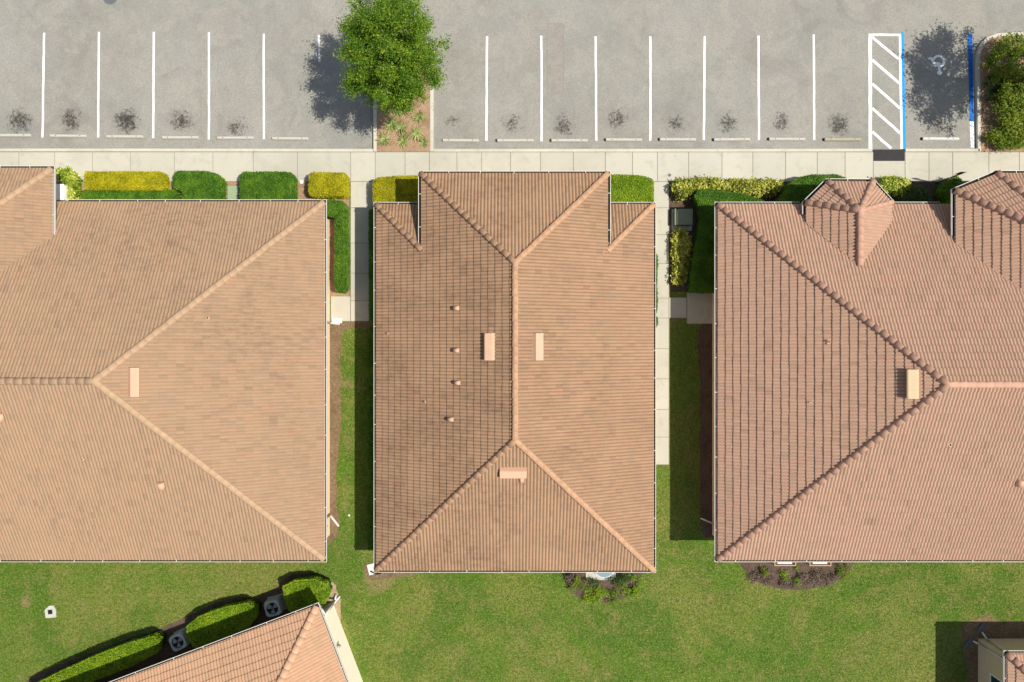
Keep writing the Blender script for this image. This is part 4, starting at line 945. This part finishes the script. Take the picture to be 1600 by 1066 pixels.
# ---------------------------------------------------------------- utilities
def ac_unit(px, py, label, rot):
    h = .72; c = P(px, py, h); t = empty('air_conditioner', (c.x, c.y, 0), 0); tag(t, label, 'air conditioner', 'outdoor air conditioners by the lower left building'); mx = rotz(c.x, c.y, rot)
    a = .37
    bm = bmesh.new(); box(bm, (-a-.03, -a-.03, -.02), (a+.03, a+.03, .06), mx, bev=.01); bmobj('pad', bm, M['grey'], t)
    bm = bmesh.new(); box(bm, (-a, -a, .06), (a, a, h-.06), mx, bev=.04)
    for k in range(9): box(bm, (-a-.008, -a+.06, .12+k*.055), (a+.008, a-.06, .14+k*.055), mx)
    bmobj('cabinet', bm, M['grey'], t)
    bm = bmesh.new(); K = 32; ro = []; ri = []; sq = []
    for k in range(K):
        an = 2*math.pi*k/K; ca, sa = math.cos(an), math.sin(an); m_ = min(1/max(abs(ca), 1e-6), 1/max(abs(sa), 1e-6)); m_ = min(m_, 1.22)
        sq.append(bm.verts.new(mx@Vector((ca*a*m_, sa*a*m_, h)))); ri.append(bm.verts.new(mx@Vector((ca*.29, sa*.29, h+.01)))); ro.append(bm.verts.new(mx@Vector((ca*.29, sa*.29, h-.1))))
    sq2 = [bm.verts.new(v.co-Vector((0, 0, .06))) for v in sq]
    for k in range(K):
        j = (k+1) % K; bm.faces.new((sq[k], sq[j], ri[j], ri[k])); bm.faces.new((ri[k], ri[j], ro[j], ro[k])); bm.faces.new((sq2[k], sq2[j], sq[j], sq[k]))
    bmesh.ops.recalc_face_normals(bm, faces=bm.faces[:]); bmobj('top_cover', bm, M['grey'], t)
    bm = bmesh.new(); cyl(bm, mx@Vector((0, 0, h-.058)), mx@Vector((0, 0, h-.055)), .288, .288, 28); bmobj('fan_well', bm, M['black'], t)
    bm = bmesh.new()
    for k in range(3):
        an = 2*math.pi*k/3+.4; pts = [(.05, -.04), (.24, -.13), (.27, .02), (.22, .12), (.05, .05)]
        m2 = mx@Matrix.Translation((0, 0, h-.045))@Matrix.Rotation(an, 4, 'Z')@Matrix.Rotation(.12, 4, 'X')
        vs = [bm.verts.new(m2@Vector((x, y, .0))) for x, y in pts]; v2 = [bm.verts.new(m2@Vector((x, y, .006))) for x, y in pts]
        bm.faces.new(vs[::-1]); bm.faces.new(v2)
        for i in range(5): bm.faces.new((vs[i], vs[(i+1) % 5], v2[(i+1) % 5], v2[i]))
    cyl(bm, mx@Vector((0, 0, h-.05)), mx@Vector((0, 0, h-.01)), .055, .05, 14); bmobj('fan', bm, M['grey'], t)
    bm = bmesh.new()
    for r_ in (.08, .15, .22, .275):
        pp = [mx@Vector((math.cos(x)*r_, math.sin(x)*r_, h+.014)) for x in [2*math.pi*k/24 for k in range(25)]]; tube(bm, pp, .0035, 4)
    for k in range(6):
        x = math.pi*k/6; cyl(bm, mx@Vector((math.cos(x)*.29, math.sin(x)*.29, h+.015)), mx@Vector((-math.cos(x)*.29, -math.sin(x)*.29, h+.015)), .004, .004, 4)
    bmobj('grille', bm, M['black'], t)
ac_unit(277.5, 1004, 'air conditioner with round fan, between the longest and middle hedges by the slanted roof', th+.08)
ac_unit(425.5, 951, 'air conditioner with three-blade fan, between the middle and the rounded hedge', th-.1)
# green transformer cabinet
c = P(1068.5, 339, .45); t = empty('utility_cabinet', (c.x, c.y, 0)); tag(t, 'dark green metal utility cabinet on a pad beside the right-hand path', 'utility cabinet')
bm = bmesh.new(); box(bm, (c.x-.5, c.y-.62, -.02), (c.x+.5, c.y+.44, .05), bev=.01); bmobj('pad', bm, M['stop'], t)
bm = bmesh.new(); box(bm, (c.x-.42, c.y-.38, .05), (c.x+.42, c.y+.38, .42), bev=.02); bmobj('cabinet', bm, M['green_metal'], t)
bm = bmesh.new(); box(bm, (c.x-.35, c.y-.42, .42), (c.x+.46, c.y+.42, .48), bev=.03); bmobj('lid', bm, M['green_metal'], t)
bm = bmesh.new(); box(bm, (c.x-.46, c.y-.41, .38), (c.x-.37, c.y+.41, .47), bev=.02); bmobj('hinge_cover', bm, M['green_metal'], t)
# white box by the left entry
c = P(93.5, 300, 1.1); t = empty('electrical_box', (c.x, c.y, 0)); tag(t, 'tall white box standing by the entry corner of the left building', 'electrical box')
bm = bmesh.new(); box(bm, (c.x-.17, c.y-.36, 0), (c.x+.17, c.y+.36, 1.05), bev=.01); bmobj('cabinet', bm, M['white'], t)
bm = bmesh.new(); box(bm, (c.x-.19, c.y-.38, 1.052), (c.x+.19, c.y+.38, 1.1), bev=.012); bmobj('lid', bm, M['white'], t)
# pale green lid
a = P(356, 325); c = P(374, 291); t = empty('utility_box', ((a.x+c.x)/2, (a.y+c.y)/2, 0)); tag(t, 'pale green flat utility box between two green hedges', 'utility box')
bm = bmesh.new(); box(bm, (a.x, a.y, 0), (c.x, c.y, .07), bev=.01); bmobj('frame', bm, M['greenpad'], t)
bm = bmesh.new(); box(bm, (a.x+.03, a.y+.03, .072), (c.x-.03, c.y-.03, .085), bev=.004); bmobj('lid', bm, M['greenpad'], t)
# irrigation box in lawn
c = P(79, 956); t = empty('valve_box', (c.x, c.y, 0)); tag(t, 'small square white valve box with dark lid set in the lawn, lower left', 'valve box'); mx = rotz(c.x, c.y, .12)
bm = bmesh.new(); prism(bm, [tuple((mx@Vector(p))[:2]) for p in ((-.26, -.28, 0), (.26, -.30, 0), (.30, .05, 0), (.2, .3, 0), (-.02, .31, 0), (-.27, .12, 0))], -.02, .03); bmobj('collar', bm, M['stop'], t)
bm = bmesh.new(); box(bm, (-.11, -.11, .031), (.11, .11, .04), mx, bev=.004); bmobj('lid', bm, M['black'], t)
# concrete pad by the lower left corner of the middle building
c = P(581, 889); t = empty('concrete_pad', (c.x, c.y, 0)); tag(t, 'whitish concrete pad with black pipe at the lower left corner of the middle building', 'concrete pad')
bm = bmesh.new(); box(bm, (-.19, -.27, -.02), (.25, .27, .07), rotz(c.x, c.y, .25), bev=.015); bmobj('slab', bm, M['stop_white'], t)
bm = bmesh.new(); tube(bm, [P(579, 893, .1), P(588, 897, .12), P(596, 896, .08)], .035); bmobj('pipe', bm, M['black'], t)
# slab + glass table below the middle building
a = P(915, 906); c = P(962, 870); bm = bmesh.new(); box(bm, (a.x, a.y, -.02), (c.x, c.y, .06), bev=.01); tag(bmobj('patio_slab', bm, M['stop']), 'pale concrete patio slab peeping out below the middle building', 'slab')
c = P(944, 887, .5); t = empty('patio_table', (c.x, c.y, .06)); tag(t, 'round glass table half hidden under the bottom gutter of the middle building', 'table')
bm = bmesh.new(); cyl(bm, (c.x, c.y, .49), (c.x, c.y, .505), .48, .48, 40); bmobj('tabletop', bm, M['tglass'], t)
bm = bmesh.new(); tube(bm, [(c.x+math.cos(k/20*math.pi)*.485, c.y+math.sin(k/20*math.pi)*.485, .5) for k in range(41)], .014, 6); bmobj('rim', bm, M['white'], t)
for k in range(4):
    an = math.pi/4+k*math.pi/2; bm = bmesh.new(); cyl(bm, (c.x+math.cos(an)*.4, c.y+math.sin(an)*.4, .06), (c.x+math.cos(an)*.3, c.y+math.sin(an)*.3, .49), .015, .015, 6); bmobj('leg', bm, M['white'], t)
# benches below the right building
for px, lab in ((1227, 'tan framed bench with white seat under the right gutter, left of the two'), (1282, 'tan framed bench with white seat under the right gutter, right of the two')):
    h = .45; a = P(px-17, 884.5, h); c = P(px+17, 870, h); t = empty('bench', ((a.x+c.x)/2, (a.y+c.y)/2, 0)); tag(t, lab, 'bench', 'benches in the bed below the right building')
    bm = bmesh.new(); q = .045
    box(bm, (a.x, a.y, h-.06), (c.x, a.y+q, h)); box(bm, (a.x, c.y-q, h-.06), (c.x, c.y, h)); box(bm, (a.x, a.y+q, h-.06), (a.x+q, c.y-q, h)); box(bm, (c.x-q, a.y+q, h-.06), (c.x, c.y-q, h)); bmobj('frame', bm, M['wood'], t)
    bm = bmesh.new(); box(bm, (a.x+.14, a.y+.10, h-.04), (c.x-.2, c.y-.06, h+.02), bev=.015); bmobj('seat', bm, M['stop_white'], t)
    for x in (a.x, c.x-q):
        for y in (a.y, c.y-q): bm = bmesh.new(); box(bm, (x, y, 0), (x+q, y+q, h-.061)); bmobj('leg', bm, M['wood'], t)
# sign post
c = P(1463, 286); t = empty('sign_post', (c.x, c.y, 0)); tag(t, 'thin metal sign post seen from above by the sidewalk, upper right', 'sign')
bm = bmesh.new(); cyl(bm, (c.x, c.y, 0), (c.x, c.y, 2.1), .03, .03, 10); bmobj('pole', bm, M['black'], t)
bm = bmesh.new(); box(bm, (c.x-.15, c.y+.032, 1.62), (c.x+.15, c.y+.038, 2.08)); bmobj('panel', bm, M['black'], t)
# orange leaf litter scraps and white specks
for x, y, lab, m_, s_ in ((471, 285, 'white crumpled scrap on the pine straw by the short golden hedge', 'white', .09), (546, 805, 'tiny white scrap on the grass strip between left and middle buildings', 'white', .05)):
    c = P(x, y); bm = bmesh.new(); bmesh.ops.create_icosphere(bm, subdivisions=2, radius=s_)
    for v in bm.verts: v.co = Vector((v.co.x*(1+.5*noise.noise(v.co*30)), v.co.y*(1+.6*noise.noise(v.co*22+Vector((3, 0, 0)))), v.co.z*.5))+Vector((c.x, c.y, .04))
    tag(bmobj('litter', bm, M[m_]), lab, 'litter')

# ---------------------------------------------------------------- grass
n = 330000
x = R.uniform(-26, 26, n); y = R.uniform(-18, 1.2, n); gp = np.ones(n, bool)
def excl(poly): 
    global gp
    gp &= ~inpoly(x, y, poly)
for q in ([(W_, -10.2), (e_, -10.2), (e_, 7), (W_, 7)] for W_, e_ in ((-30, -9.0), (-5.9, 6.2), (9.8, 30))): excl(q)
excl([L2(0, -.7), L2(-17, -.7), L2(-17, -9), L2(0, -9)]); excl([(23.2, -14.8), (30, -14.8), (30, -30), (23.2, -30)])
for o in [o for o in bpy.data.objects if o.name.startswith('planting_bed') and o.location.length < 1e-6]:
    vs = [tuple(v.co[:2]) for v in o.data.vertices]
    if max(v[1] for v in vs) < 9.2: excl(vs)
for x0, y0, x1, y1 in ((547.6, 284, 586.4, 503), (516, 462, 548, 503), (1011.6, 284, 1046, 727), (1045, 464, 1074, 498), (1072, 456, 1116, 507)):
    a = P(x0, y1); c = P(x1, y0); excl([(a.x, a.y), (c.x, a.y), (c.x, c.y), (a.x, c.y)])
x, y = x[gp], y[gp]
g = leaves('grass', np.stack([x, y, np.full(len(x), .018)], 1), .075, M['grass_blade'], None, .22, .2)
tag(g, kind='stuff', label='short mown green and straw-coloured grass', cat='grass')
